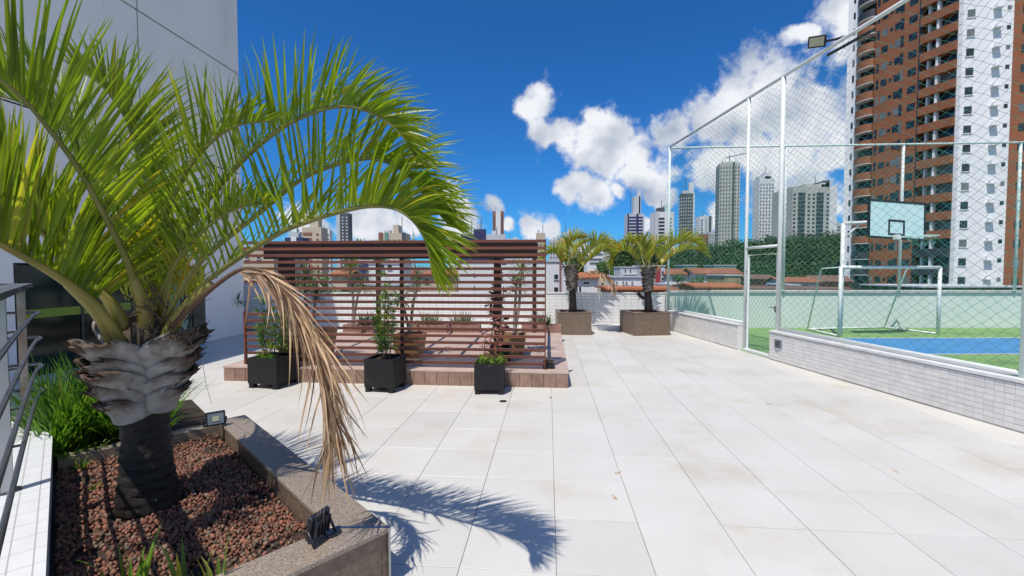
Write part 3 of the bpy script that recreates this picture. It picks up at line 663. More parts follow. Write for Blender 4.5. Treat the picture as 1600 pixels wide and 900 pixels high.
for k in range(-6, 17):
    z = 15.3 + 3.0 * k
    low = z < 8.0; high = z > 49
    pm = 'tower_grey' if low else 'brown_clad'
    # left balcony column: rounded brown parapet, white slab edge
    l0, l1 = q(1330), q(1356)
    m = MB(); poly = []
    for i in range(7):
        s = i / 6; p = tA + dAB * (l0 + (l1 - l0) * s) + nAB * (.30 + .55 * math.sin(s * math.pi) ** .7); poly.append((p.x, p.y))
    a_, b_ = tA + dAB * l1 - nAB * 1.0, tA + dAB * l0 - nAB * 1.0; poly += [(a_.x, a_.y), (b_.x, b_.y)]
    m.prism(poly, z - 2.15, z - .78); b = m.build('balcony', 'tower_grey' if (low or high) else pm, tw)
    m = MB(); m.prism(poly, z - 2.25, z - 2.16); m.build('balcony_slab', 'tower_white', b)
    # right balcony column
    l0, l1 = q(1428), q(1482.5)
    m = MB(); fbox(m, tA, dAB, nAB, l0, l1, z - 2.1, z - .72, -1.2, .5); b = m.build('balcony', pm, tw)
    m = MB(); fbox(m, tA, dAB, nAB, l0 + (l1 - l0) * .44, l0 + (l1 - l0) * .50, z - .72, z + .9, -.5, .25); m.build('balcony_divider', 'tower_white', b)
    m = MB(); fbox(m, tA, dAB, nAB, l0 + (l1 - l0) * .15, l0 + (l1 - l0) * .20, z - .72, z + .9, -.8, -.1); m.build('balcony_divider', 'tower_white', b)
    m = MB(); fbox(m, tA, dAB, nAB, l0 + (l1 - l0) * .08, l1 - .2, z - .72, z + .9, -1.1, -.9); m.build('balcony_glass', cg(), b)
    # windows on the brown wall
    for px, w, h in ((1361, .45, 1.6), (1371, 1.0, 1.15), (1381, .5, .6), (1391, 1.0, 1.2), (1397.5, .5, 1.9), (1414, 1.25, 1.2)):
        c = q(px); m = MB(); fbox(m, tA, dAB, nAB, c - w / 2, c + w / 2, z - h / 2, z + h / 2, -.12, .03); m.build('window', cg(), tw)
    c = tpx(1502, tB, dBC); m = MB(); fbox(m, tB, dBC, nBC, c - .5, c + .5, z - .6, z + .6, -.2, .025); w_ = m.build('window', cg(), tw)
    m = MB(); fbox(m, tB, dBC, nBC, c - .6, c + .6, z - .72, z - .62, 0, .12); m.build('sill', 'tower_white', w_)
    c = tpx(1560, tB, dBC); m = MB(); fbox(m, tB, dBC, nBC, c - .25, c + .25, z - .1, z + .55, -.2, .025); m.build('window', cg(), tw)
    c = tpx(1541, tB, dBC); m = MB(); fbox(m, tB, dBC, nBC, c - .5, c + .5, z + .2, z + .42, 0, .75); fbox(m, tB, dBC, nBC, c - .3, c + .3, z + .42, z + .85, .1, .6); m.build('air_conditioner_ledge', 'tower_white', tw)
    c = tpx(1586, tC, dCE); m = MB(); fbox(m, tC, dCE, nCE, c - .45, c + .45, z - .8, z + .4, -.2, .03); m.build('window', cg(), tw)
    m = MB(); fbox(m, tA, dAB, nAB, -.25, .25, z - .7, z + .5, -.1, .08); m.build('window', cg(), tw)

# ---- skyline towers
def sky_tower(px0, px1, ytop, D, wall, label, style='grid', yaw=0.0, cols=5, crown=None, band=None, wm='city_glass', fl=3.0, side=None, name='apartment_tower'):
    x0, x1 = XP(px0, D), XP(px1, D); w = x1 - x0; zt = ZY(ytop, D); dep = w * .8
    c = Vector(((x0 + x1) / 2, D + dep / 2, -9)); t = thing(name, c, label, 'building', 'skyline towers')
    Mr = Matrix.Rotation(yaw, 3, 'Z'); k = 1 / (math.cos(yaw) + abs(math.sin(yaw)) * .8) if yaw else 1.0; w *= k; dep *= k
    def bx(mb, lx, ly, z0, z1, sx, sy): mb.box(c + Mr @ Vector((lx, ly, 0)) + Vector((0, 0, (z0 + z1) / 2 + 9)), (sx, sy, z1 - z0), rot=Mr)
    m = MB(); bx(m, 0, 0, -9, zt, w, dep); m.build('wall', wall, t)
    m = MB(); n = int((zt - 2) / fl)
    faces = [(0, -dep / 2, w, 0), ]
    if yaw: faces.append((-w / 2 if yaw < 0 else w / 2, 0, dep, 1))
    for i in range(-1, n):
        z = 1.0 + i * fl
        for fx, fy, L_, ax in faces:
            def put(o, sz, h, prot=.15):
                if ax == 0: bx(m, o, fy - prot / 2 + .02, z, z + h, sz, prot + .1)
                else: bx(m, fx + (prot / 2 - .02) * (1 if fx > 0 else -1), o, z, z + h, prot + .1, sz)
            if style == 'grid' or (style == 'balcony' and ax == 1):
                for j in range(cols): put((j + .5) / cols * L_ - L_ / 2, L_ / cols * .38, fl * .48)
            elif style == 'band': put(-L_ * .03, L_ * .86, fl * .5)
            elif style == 'halfband':
                put(-L_ * .22, L_ * .46, fl * .55); put(L_ * .3, L_ * .12, fl * .4)
            elif style == 'balcony':
                for o in (-.30, .12): put(o * L_, L_ * .16, fl * .72, .3)
                for o in (-.46, -.13, -.02, .30): put(o * L_, L_ * .05, fl * .45)
    m.build('windows', wm, t, kind='stuff')
    rt_ = random.Random(int(px0 * 7)); m = MB()
    ax_ = rt_.uniform(-.3, .3) * w; hz = zt + (max([q_[2] for q_ in crown]) if crown else 0)
    bx(m, ax_, 0, zt, hz + rt_.uniform(3, 7), .35, .35); m.build('antenna', 'city_dark', t)
    m = MB(); bx(m, -ax_, dep * .1, zt, zt + 2.2, w * .22, dep * .3); m.build('water_tank', 'city_lightgrey', t)
    if band:
        for o, bw_, mt in band:
            m = MB(); bx(m, o * w, -dep / 2 - .1, -9, zt + .3, bw_ * w, .4 + abs(o)); m.build('facade_band', mt, t)
    if crown:
        for o, cw, ch, mt in crown:
            m = MB(); bx(m, o * w, 0, zt, zt + ch, cw * w, dep * .6); m.build('roof_block', mt, t)
    return t
sky_tower(980, 1006, 334, 420, 'city_lightgrey', 'slim navy and pale tower with a narrow upper shaft left of the fence corner post', 'band', cols=4, crown=[(.12, .42, 17, 'city_lightgrey'), (.25, .08, 22, 'city_white')], band=[(.08, .12, 'city_navy'), (-.47, .06, 'city_navy')], wm='city_navy')
sky_tower(1022, 1052, 331, 380, 'city_white', 'white tower with dark balcony bands right behind the fence corner post', 'halfband', crown=[(-.1, .3, 4, 'city_dark'), (.2, .25, 6, 'city_mint')], band=[(-.4, .2, 'city_lightgrey')])
sky_tower(1063, 1087, 302, 400, 'city_dark', 'dark grey tower with a white edge and stepped top', 'grid', yaw=R(-14), cols=6, crown=[(.3, .35, 10, 'city_white'), (-.1, .5, 3, 'city_lightgrey')], band=[(.46, .1, 'city_white')], wm='city_lightgrey')
sky_tower(1092, 1112, 338, 520, 'city_white', 'small white tower with dark vertical stripe between the dark tower and the concrete tower', 'grid', cols=3, band=[(.3, .2, 'city_dark'), (-.05, .1, 'city_lightgrey')])
sky_tower(1094, 1106, 366, 450, 'city_brown', 'low brownish block in front of the small striped white tower', 'grid', cols=2)
e = sky_tower(1124, 1158, 254, 360, 'city_concrete', 'tallest bare concrete tower topped by a construction crane', 'grid', yaw=R(-12), cols=7, crown=[(.0, .7, 1.5, 'city_concrete')], band=[(.18, .1, 'city_dark')], wm='city_dark')
cz = ZY(251, 360); cx = XP(1143, 365); m = MB()
m.tube([(cx, 372, cz), (cx, 372, cz + 6)], .35, 4); m.tube([(cx - 4, 372, cz + 5), (cx + 17, 372, cz + 10)], .3, 4); m.tube([(cx, 372, cz + 6), (cx, 372, cz + 8)], .3, 4); m.build('crane', 'city_dark', e)
sky_tower(1184, 1207, 279, 400, 'city_white', 'white tower dotted with small windows between two fence posts', 'grid', cols=5, crown=[(0, .9, 2.5, 'city_lightgrey'), (.15, .4, 6, 'city_white')], wm='city_dark')
sky_tower(1236, 1304, 292, 330, 'city_concrete', 'wide grey slab block with two dark balcony columns above the wooded hill', 'balcony', crown=[(.12, .5, 3, 'city_concrete'), (.36, .2, 4, 'city_white'), (.4, .1, 6, 'city_dark')], band=[(.42, .16, 'city_white')])
sky_tower(1300, 1312, 348, 420, 'city_concrete', 'low concrete block peeping out beside the brown tower', 'grid', cols=2)
sky_tower(770, 787, 330, 420, 'city_brown', 'narrow brown tower with white middle stripe above the pergola', 'grid', cols=3, band=[(.0, .45, 'city_white')], wm='city_dark')
sky_tower(757, 790, 366, 230, 'city_lightgrey', 'low pale grey block at the foot of the narrow brown tower', 'band', cols=4)
sky_tower(740, 759, 358, 180, 'city_navy', 'navy blue block just above the pergola top', 'grid', cols=2, wm='city_dark')
sky_tower(720, 742, 366, 200, 'city_navy', 'lower dark blue block left of the navy block', 'grid', cols=2, wm='city_dark')
sky_tower(527, 546, 333, 420, 'city_dark', 'slim dark tower with pale left side seen under the palm arch', 'grid', cols=3, band=[(-.35, .28, 'city_lightgrey')], wm='city_lightgrey')
sky_tower(473, 503, 355, 250, 'city_beige', 'beige stepped block under the palm arch', 'halfband', cols=4, crown=[(.05, .45, 5, 'city_beige')], wm='city_brown')
sky_tower(502, 516, 360, 330, 'city_white', 'white block beside the beige stepped block', 'grid', cols=3)
sky_tower(453, 470, 362, 330, 'city_lightgrey', 'grey white block at the left end of the skyline', 'grid', cols=3)
sky_tower(446, 474, 371, 200, 'city_navy', 'low navy and white block at the left end of the skyline', 'grid', cols=3, band=[(.0, .3, 'city_white')], wm='city_white')
sky_tower(592, 634, 364, 260, 'city_beige', 'low cream block with maroon and teal panels above the slatted screen', 'grid', cols=6, crown=[(.1, .2, 5, 'city_beige')], band=[(-.42, .14, 'city_brown'), (-.2, .12, 'city_green'), (.43, .12, 'city_dark')], wm='city_dark')
sky_tower(644, 648, 366, 420, 'city_mint', 'tiny mint tower sliver under the palm arch', 'grid', cols=2)
sky_tower(838, 852, 364, 300, 'city_beige', 'yellowish block at the right end of the slatted screen', 'grid', cols=3)
sky_tower(859, 880, 374, 380, 'city_lightgrey', 'pale grey ribbed block left of the left small palm', 'grid', cols=5)
sky_tower(880, 893, 363, 360, 'city_mint', 'pale mint tower behind the left small palm', 'grid', cols=2, band=[(.35, .3, 'city_lightgrey')])
sky_tower(941, 951, 373, 420, 'city_beige', 'low cream tower between the two small palms', 'grid', cols=3, band=[(-.3, .2, 'city_dark')])
sky_tower(953, 962, 375, 420, 'city_brown', 'low brown and white tower between the two small palms', 'grid', cols=2, band=[(-.25, .5, 'city_lightgrey')])
sky_tower(964, 970, 377, 420, 'city_dark', 'tiny dark tower left of the navy tower', 'grid', cols=2)
sky_tower(1010, 1019, 371, 500, 'city_white', 'small white tower with a rounded top between the navy and the banded tower', 'grid', cols=2)
rn = random.Random(21)
for k, (a, b, y, lb) in enumerate(((700, 722, 371, 'low white block left of the navy blocks'), (790, 812, 373, 'low white block right of the narrow brown tower'), (812, 838, 376, 'low grey block behind the right half of the pergola'), (555, 590, 377, 'low white block behind the middle of the pergola'), (893, 918, 380, 'low grey block behind the left small palm crown'), (1108, 1124, 362, 'small white tower left of the concrete tower'))):
    sky_tower(a, b, y, 480, ('city_white', 'city_lightgrey')[k % 2], lb, 'grid', cols=5)

# ---- nearer houses and blocks below the parapet line
def block(px0, px1, ytop, D, mat, label, roof=None, wins=(), extra=(), ridge=0.0, over=.4, dep=None, name='house', zb=-9, shadow=True):
    """house: box with optional gable or lean-to roof and windows given in pixels of its front"""
    x0, x1 = XP(px0, D), XP(px1, D); zt = ZY(ytop, D); dp = dep or max(4.0, (x1 - x0) * .7)
    t = thing(name, ((x0 + x1) / 2, D, zb), label, 'building', 'neighbourhood houses')
    box('wall', ((x0 + x1) / 2, D + dp / 2, (zt + zb) / 2), (x1 - x0, dp, zt - zb), mat, t)
    if roof:
        zr = ZY(ridge, D + dp / 2); m = MB(); a, b = x0 - over, x1 + over; f, r = D - over, D + dp + over; md = D + dp / 2; th = .12
        m.add([(a, f, zt - .05), (b, f, zt - .05), (b, md, zr), (a, md, zr), (a, r, zt - .05), (b, r, zt - .05), (a, f, zt - .05 + th), (b, f, zt - .05 + th), (b, md, zr + th), (a, md, zr + th), (a, r, zt - .05 + th), (b, r, zt - .05 + th)],
              [(0, 3, 2, 1), (3, 4, 5, 2), (6, 7, 8, 9), (9, 8, 11, 10), (0, 1, 7, 6), (4, 10, 11, 5), (0, 6, 9, 3), (3, 9, 10, 4), (1, 2, 8, 7), (2, 5, 11, 8)])
        m.build('roof', roof, t)
        m = MB(); m.add([(x0 + .1, D + .05, zt - .06), (x0 + .1, D + dp - .05, zt - .06), (x0 + .1, md, zr - .05), (x1 - .1, D + .05, zt - .06), (x1 - .1, D + dp - .05, zt - .06), (x1 - .1, md, zr - .05)], [(0, 1, 2), (3, 5, 4), (0, 2, 5, 3), (1, 4, 5, 2)]); m.build('gable', mat, t)
    else:
        box('roof_edge', ((x0 + x1) / 2, D + dp / 2, zt + .06), (x1 - x0 + .2, dp + .2, .14), 'city_lightgrey', t)
    for a, b, c_, d_ in wins:
        xa, xb, za, zb_ = XP(a, D), XP(b, D), ZY(d_, D), ZY(c_, D)
        w = box('window', ((xa + xb) / 2, D - .005, (za + zb_) / 2), (xb - xa, .05, zb_ - za), 'city_glass', t)
        box('sill', ((xa + xb) / 2, D - .05, za - .04), (xb - xa + .1, .12, .06), 'city_lightgrey', w)
    for a, b, c_, d_, mt in extra:
        xa, xb, za, zb_ = XP(a, D), XP(b, D), ZY(d_, D), ZY(c_, D)
        box('facade_panel', ((xa + xb) / 2, D - .06, (za + zb_) / 2), (xb - xa, .2, zb_ - za), mt, t)
    return t
block(716, 874, 409, 40, 'city_white', 'large plain white block behind the right part of the slatted screen', wins=((866, 872, 429, 436), (866, 872, 449, 456), (740, 742, 427, 429), (740, 742, 447, 449), (800, 806, 429, 436), (800, 806, 449, 456)), extra=((874.3, 876.5, 408, 470, 'city_brown'),))
block(879, 892, 416, 46, 'city_white', 'narrow white house left of the left small palm trunk', wins=((881, 884, 422, 427), (886, 889, 432, 438)))
block(917, 942, 388, 95, 'city_white', 'white block with dark horizontal balcony gaps between the small palms', wins=((921, 941, 396, 398), (921, 941, 404, 406), (921, 941, 410, 412), (926, 931, 391, 394)), extra=((942.2, 953, 394, 440, 'city_concrete'),))
block(903, 934, 434, 46, 'city_white', 'white house with small orange gable right of the left small palm', roof='roof_orange', ridge=427, wins=((912, 920, 441, 444), (905, 908, 448, 456)))
block(936, 956, 432, 52, 'city_beige', 'beige house between the two granite planters', wins=((940, 944, 442, 446), (948, 952, 442, 446)))
block(961, 1003, 434, 46, 'city_white', 'long low white house with a flat roof left of the right small palm', wins=((963, 965, 440, 443), (973, 975, 440, 443), (978, 980, 440, 443), (987, 989, 440, 443)), extra=((960, 1004, 431, 433.5, 'city_lightgrey'),))
block(956, 1050, 452, 32, 'roof_orange', 'orange tiled roof strip just above the parapet between the planters', roof='roof_orange', ridge=449)
block(969, 1000, 418, 64, 'city_lightgrey', 'grey white house with two small windows behind the long white house', wins=((976, 978, 421, 424), (984, 986, 421, 424)), extra=((974, 998, 427, 429, 'city_white'),))
block(1001, 1039, 416, 62, 'city_lightgrey', 'grey block with red panels right of the right small palm trunk', wins=((1034, 1037, 424, 428), (1034, 1037, 434, 438)), extra=((1024, 1031.5, 416, 446, 'city_red'), (1002, 1007, 418, 440, 'city_red')))
block(1040, 1078, 429, 62, 'city_white', 'white house with red tiled roof left of the palm shrub behind the net', roof='roof_tile', ridge=421, wins=((1050, 1052, 434, 437), (1056, 1058, 434, 437), (1062, 1064, 434, 437)))
block(1086, 1156, 428, 60, 'city_white', 'long white house with red tiled roof behind the gate', roof='roof_tile', ridge=420, wins=tuple((x, x + 2, 432, 436) for x in range(1090, 1134, 7)))
block(1068, 1089, 415, 74, 'city_green', 'mint green box house left above the red roofs')
block(1115, 1150, 415, 76, 'city_green', 'mint green box house right above the red roofs')
block(1048, 1078, 446, 40, 'city_white', 'white low shed under the red roofed houses', wins=())
block(1092, 1156, 449, 33, 'roof_orange', 'orange hipped roof just above the court wall left of the gate', roof='roof_orange', ridge=444)
block(1133, 1158, 431, 44, 'city_stain', 'stained yellowish wall stump left of the gate')
block(1168, 1210, 436, 70, 'city_brown', 'red brown house seen through the gate', roof='roof_old', ridge=430)
block(1222, 1278, 441, 62, 'city_lightgrey', 'pale house with old red roof right of the gate', roof='roof_tile', ridge=434, wins=((1250, 1262, 446, 452),))
block(1232, 1250, 446, 50, 'city_navy', 'small blue shed right of the gate')
block(1275, 1330, 440, 80, 'city_brown', 'long old roofed house below the wooded hill', roof='roof_old', ridge=431)
block(1165, 1320, 452, 34, 'roof_old', 'dull red roof strip just above the court wall right of the gate', roof='roof_old', ridge=450)
block(1440, 1610, 449, 44, 'forest', 'clipped green hedge roof strip at the foot of the brown tower', name='hedge')
block(560, 582, 408, 45, 'city_navy', 'navy blue block seen between the slats in the middle of the screen', wins=())
block(576, 626, 412, 40, 'city_white', 'white house with dark windows seen between the slats', wins=((592, 600, 414, 420), (606, 612, 414, 420)))
block(519, 542, 430, 50, 'city_beige', 'cream house with orange roof seen between the slats', roof='roof_orange', ridge=424)
block(636, 714, 430, 52, 'city_beige', 'cream houses row seen between the slats below the palm tip', roof='roof_tile', ridge=424, wins=((650, 656, 436, 442), (664, 670, 436, 442), (690, 696, 436, 442)))
block(560, 640, 446, 34, 'city_beige', 'low cream wall house seen between the slats', wins=((590, 600, 450, 455),))

# ---- wooded hill
HT = [(900, 398), (960, 392), (1010, 390), (1050, 396), (1100, 393), (1135, 387), (1165, 381), (1200, 378), (1240, 375), (1310, 372), (1420, 372), (1520, 380), (1640, 390)]
def ytop(px):
    for (a, b), (c, d) in zip(HT, HT[1:]):
        if a <= px <= c: return b + (d - b) * (px - a) / (c - a)
    return HT[0][1] if px < HT[0][0] else HT[-1][1]
def hillz(px, D):
    k = max(0, min(1, (D - 105) / 80)); k = k * k * (3 - 2 * k); zt = ZY(ytop(px), 185) - 1.8
    return -9 + (zt + 9) * (.25 * min(1, max(0, (D - 95) / 12)) + .75 * k)
m = MB(); nx, ny = 40, 16
for j in range(ny + 1):
    D = 92 + j * 9
    for i in range(nx + 1):
        px = 890 + i * 18.5; m.v.append(Vector((XP(px, D), D, hillz(px, min(D, 185)) - (0 if D < 200 else (D - 200) * .3))))
m.f = [(j * (nx + 1) + i, j * (nx + 1) + i + 1, (j + 1) * (nx + 1) + i + 1, (j + 1) * (nx + 1) + i) for j in range(ny) for i in range(nx)]
hill = m.build('wooded_hill', 'forest_floor', kind='structure')
rn = random.Random(12); m = MB()
for k in range(620):
    px = rn.uniform(900, 1330) if k < 560 else rn.uniform(1330, 1640); D = rn.uniform(100, 190); z = hillz(px, D); r = rn.uniform(2.2, 4.2)
    c = Vector((XP(px, D), D, z + r * .4))
    leafball(m, c, (r, r, r * .85), 90, .55, rn)
m.build('forest_canopy', 'forest', label='dense dark green trees covering the hill behind the net', cat='forest', kind='stuff')

# ---- single trees in the middle distance
def tree(base, h, rad, n, size, label, mat='leaf', seed=1, cl=9):
    base = Vector(base); rn = random.Random(seed); t = thing('tree', base, label, 'tree', 'trees beyond the parapet')
    m = MB(); top = base + Vector((rn.uniform(-.3, .3), rn.uniform(-.3, .3), h - rad)); m.tube([base, (base + top) / 2 + Vector((.15, 0, 0)), top], [rad * .12, rad * .09, rad * .05], 7)
    lm = MB()
    for k in range(cl):
        q = k * 2.4; e = top + Vector((math.cos(q) * rad * .6, math.sin(q) * rad * .6, rn.uniform(-.3, .7) * rad)); m.tube([(base + top * 2) / 3, (top + e) / 2, e], [rad * .06, rad * .04, rad * .02], 5)
        leafball(lm, e, (rad * rn.uniform(.4, .6),) * 2 + (rad * .4,), n // cl, size, rn, .3)
    m.build('trunk', 'bark', t, smooth=True); lm.build('crown', mat, t); return t
tree((XP(470, 25), 25, -9), 11.0, 2.1, 1500, .16, 'dark leafy tree seen between the slats behind the dry frond', seed=3)
tree((XP(510, 27), 27, -9), 10.8, 2.0, 1500, .16, 'second dark leafy tree seen between the slats right of the first', seed=4)
tree((XP(1076, 50), 50, -9), 10.6, 1.9, 900, .2, 'feathery dark shrub between the two red roofed houses', seed=5)
tree((XP(1103, 48), 48, -9), 9.9, 2.3, 1200, .22, 'round dark tree in front of the long red roofed house', seed=6)
tree((XP(960, 80), 80, -9), 13.0, 3.4, 1400, .3, 'dark round tree between the beige house and the small palm', seed=8)
tree((XP(571, 60), 60, -9), 15.2, 2.6, 700, .3, 'yellow green tree top peeping over the slatted screen', 'leaf_lime', seed=9)
def cypress(b, h, r, label):
    t = thing('conifer', b, label, 'tree'); b = Vector(b); m = MB(); m.tube([b, b + Vector((0, 0, h))], [r * .2, .03], 6); m.build('trunk', 'bark', t)
    rn = random.Random(2); m = MB()
    for i in range(14):
        q = i / 14; leafball(m, b + Vector((0, 0, h * (.25 + .75 * q))), (r * (1 - q) + .1,) * 2 + (.25,), 60, .12, rn, .2)
    m.build('crown', 'forest', t)
cypress((XP(921, 34), 34, -9), 9.2, .8, 'small dark conifer tip just above the parapet right of the left small palm')
block(368, 428, 386, 26, 'city_beige', 'beige house behind the top left corner of the slatted screen', wins=((384, 389, 398, 404), (402, 407, 398, 404), (384, 389, 418, 424), (402, 407, 418, 424)))

# ================================================================== PERGOLA DECK
DU0, DU1, DV0, DV1, DZ = -5.32, .31, 6.80, 11.6, .245
dk = thing('wooden_deck', UV(-2.5, 9, 0), 'raised reddish plank deck with stone-clad front edge under the pergola', 'deck')
m = MB(); m.box(UV((DU0 + DU1) / 2, (DV0 + DV1) / 2, DZ / 2 - .02), (DU1 - DU0 - .06, DV1 - DV0 - .06, DZ - .05), RZ_T); m.build('deck_base', 'beam', dk)
n = 44; pw = (DV1 - DV0 + .02) / n; pb = MB(); pb.box((0, 0, 0), (DU1 - DU0 + .02, pw - .008, .03)); pme = pb.mesh('plank', 'deck', bevel=.002)
for i in range(n): inst('plank', pme, dk, UV((DU0 + DU1) / 2, DV0 - .01 + (i + .5) * pw, DZ - .015), (0, 0, RZ_T))
nb = 30; fw = (DU1 - DU0) / nb; fb = MB(); fb.box((0, 0, 0), (fw - .005, .03, DZ - .035)); fme = fb.mesh('fascia_board', 'fascia', bevel=.002)
for i in range(nb): inst('fascia_board', fme, dk, UV(DU0 + (i + .5) * fw, DV0 + .012, (DZ - .035) / 2), (0, 0, RZ_T))
for u, k in ((DU1 - .012, 1), (DU0 + .012, -1)):
    for i in range(24):
        w = (DV1 - DV0 - .04) / 24; inst('fascia_board', fme, dk, UV(u, DV0 + .03 + (i + .5) * w, (DZ - .035) / 2), (0, 0, RZ_T + R(90)))

pg = thing('pergola', UV(-2.5, 7, DZ), 'dark red timber pergola with a horizontal slatted screen on the deck', 'pergola')
SV = 6.97; SU0, SU1 = -5.05, -.05
def slat_me(u0, u1): b = MB(); b.box((0, 0, 0), (u1 - u0, .022, .046)); return b.mesh('slat', 'slat', bevel=.002)
sl_full, sl_short = slat_me(SU0, SU1), slat_me(-4.6, SU1)
rn = random.Random(9)
for i in range(19):
    z = 2.275 - .108 * i; short = 7 <= i <= 10; u0 = -4.6 if short else SU0
    inst('slat', sl_short if short else sl_full, pg, UV((u0 + SU1) / 2, SV + rn.uniform(-.002, .002), z), (rn.uniform(-.02, .02), rn.uniform(-.0007, .0007), RZ_T))
for u, z0, z1, w in ((SU1 + .004, DZ, 2.3, .02), (SU0 - .004, DZ, 1.14, .03)):
    m = MB(); m.box(UV(u, SV, (z0 + z1) / 2), (w, .05, z1 - z0), RZ_T); m.build('screen_edge', 'slat', pg)
for u, w in ((-4.42, .19), (-2.40, .055), (-.82, .11)):
    m = MB(); m.box(UV(u, SV + .09 + w / 2, (2.24 + DZ) / 2), (w, w, 2.24 - DZ), RZ_T); m.build('post', 'beam', pg, bevel=.004)
m = MB(); m.box(UV(-2.45, SV + .06, 2.13), (4.55, .06, .25), RZ_T); m.build('front_beam', 'beam', pg)
m = MB(); m.box(UV(-2.45, 11.2, 2.23), (4.7, .08, .09), RZ_T); m.build('rear_beam', 'beam', pg)
for u in (-4.42, -.35):
    m = MB(); m.box(UV(u, 11.2, (2.18 + DZ) / 2), (.1, .1, 2.18 - DZ), RZ_T); m.build('post', 'beam', pg)
for k in range(6):
    m = MB(); m.box(UV(-4.5 + k * .82, 9.1, 2.22), (.05, 4.2, .08), RZ_T); m.build('rafter', 'beam', pg)

# ================================================================== plants: helpers
def strap_clump(mb, c, n, L, w, spread, rn, droop=.9, seg=5):
    c = Vector(c)
    for _ in range(n):
        q = rn.random() * 6.283; tl = rn.random() ** .7 * spread; d = Vector((math.cos(q) * tl, math.sin(q) * tl, 1)).normalized()
        s = Vector((-math.sin(q), math.cos(q), 0)); p = c + Vector((math.cos(q), math.sin(q), 0)) * rn.random() * w * 2.2
        mb.ribbon(p, d, L * rn.uniform(.6, 1.1), w * rn.uniform(.7, 1.2), s, droop * rn.uniform(.3, 1.3), seg)
def yucca(base, heads, label, seed, mat='leaf_grey', L=.42, w=.03, n=55, name='yucca'):
    base = Vector(base); rn = random.Random(seed); t = thing(name, base, label, 'plant')
    for pts in heads:
        m = MB(); pp = [base + Vector(p) for p in pts]; m.tube(spline(pp, 8), [.035 - .012 * i / 8 for i in range(9)], 7); m.build('stem', 'trunk_grey', t, smooth=True)
        lm = MB()
        for _ in range(n):
            d = Vector((rn.gauss(0, 1), rn.gauss(0, 1), rn.gauss(.35, .7))).normalized(); lm.ribbon(pp[-1] + d * .02, d, L * rn.uniform(.6, 1.1), w, d.cross(Vector((0, 0, 1))), rn.uniform(.1, .8), 4)
        lm.build('leaf_rosette', mat, t)
    return t
def pot(c, w, h, label, mat='pot_black', feet=True, rz=RZ_T, taper=1.0, group=None, name='square_pot', d=None):
    """open square pot: four walls, rim, soil and feet"""
    c = Vector(c); d = d or w; t = thing(name, c, label, 'pot', group); f = .062 * (h / .4) if feet else 0.0; M3 = Matrix.Rotation(rz, 3, 'Z'); th = w * .05
    m = MB(); vs = []
    for z, k, o in ((f, 1 / taper, 0), (h, 1, 0), (h, 1, th), (h - .06, 1, th)):
        for a, b in ((-1, -1), (1, -1), (1, 1), (-1, 1)): vs.append(c + M3 @ Vector((a * (w / 2 * k - o), b * (d / 2 * k - o), z)))
    fs = [(3, 2, 1, 0)]
    for l in range(3): fs += [(l * 4 + i, l * 4 + (i + 1) % 4, l * 4 + 4 + (i + 1) % 4, l * 4 + 4 + i) for i in range(4)]
    m.add(vs, fs); m.build('body', mat, t)
    m = MB(); m.add([c + M3 @ Vector((a * (w / 2 - th * .9), b * (d / 2 - th * .9), h - .05)) for a, b in ((-1, -1), (1, -1), (1, 1), (-1, 1))], [(0, 1, 2, 3)]); m.build('soil', 'soil', t)
    if feet:
        for a in (-1, 1):
            for b in (-1, 1):
                m = MB(); m.box(c + M3 @ Vector((a * w * .40, b * d * .40, f / 2)), (w * .16, d * .16, f), rz); m.build('foot', mat, t)
    return t
def needle_shrub(base, stems, label, seed, mat='leaf', mat2=None, per=12, L=.09, w=.012, name='potted_shrub', step=.10, wood='bark'):
    base = Vector(base); rn = random.Random(seed); t = thing(name, base, label, 'plant')
    lm = MB(); lm2 = MB()
    for pts in stems:
        pp = spline([base + Vector(p) for p in pts], 10); m = MB(); m.tube(pp, [.011 - .007 * i / 10 for i in range(11)], 5); m.build('stem', wood, t, smooth=True)
        for i in range(2, 11):
            for _ in range(2):
                q = rn.random() * 6.283; o = Vector((math.cos(q), math.sin(q), .5)) * rn.uniform(.03, step); e = pp[i] + o
                lmx = lm if rn.random() < .65 or not mat2 else lm2
                for _ in range(per):
                    d = (o.normalized() * .7 + Vector((rn.gauss(0, .6), rn.gauss(0, .6), rn.gauss(.2, .5)))).normalized(); lmx.ribbon(pp[i] + o * rn.uniform(.2, 1), d, L * rn.uniform(.6, 1.2), w, d.orthogonal(), rn.uniform(.1, .8), 3)
    lm.build('foliage', mat, t)
    if mat2: lm2.build('young_foliage', mat2, t)
    return t

# ---- black square pots before the deck
pots = []
for (px, py, w, h, lb, lb2) in ((413, 608, .52, .47, 'leftmost black square pot on feet before the deck', 0), (594, 614, .46, .50, 'middle black square pot behind the hanging dry frond', 0), (763, 617, .43, .45, 'rightmost black square pot with flowering plant before the deck', 0)):
    g = G(px, py); g = g + TV * (w * .5); pots.append((g, w, h)); pot(g, w, h, lb, group='black pots before the deck', rz=RZ_T + R(-8 if px < 500 else (-6 if px < 700 else 2)))
g, w, h = pots[0]
needle_shrub(g + Vector((0, 0, h - .05)), [((0, 0, 0), (.02, 0, .35), (.03, .02, .75)), ((-.06, .05, 0), (-.14, .05, .4), (-.22, 0, .95)), ((.05, -.03, 0), (.14, 0, .3), (.20, 0, .62)), ((-.04, -.05, 0), (-.12, -.05, .25), (-.16, -.02, .5))], 'wispy green podocarpus shrub in the leftmost black pot', 3, mat='leaf', mat2='leaf_lime', L=.12)
m = MB(); rn = random.Random(5); strap_clump(m, g + Vector((-.14, -.12, h - .05)), 60, .17, .012, 1.2, rn); strap_clump(m, g + Vector((.0, -.14, h - .05)), 30, .14, .012, 1.3, rn)
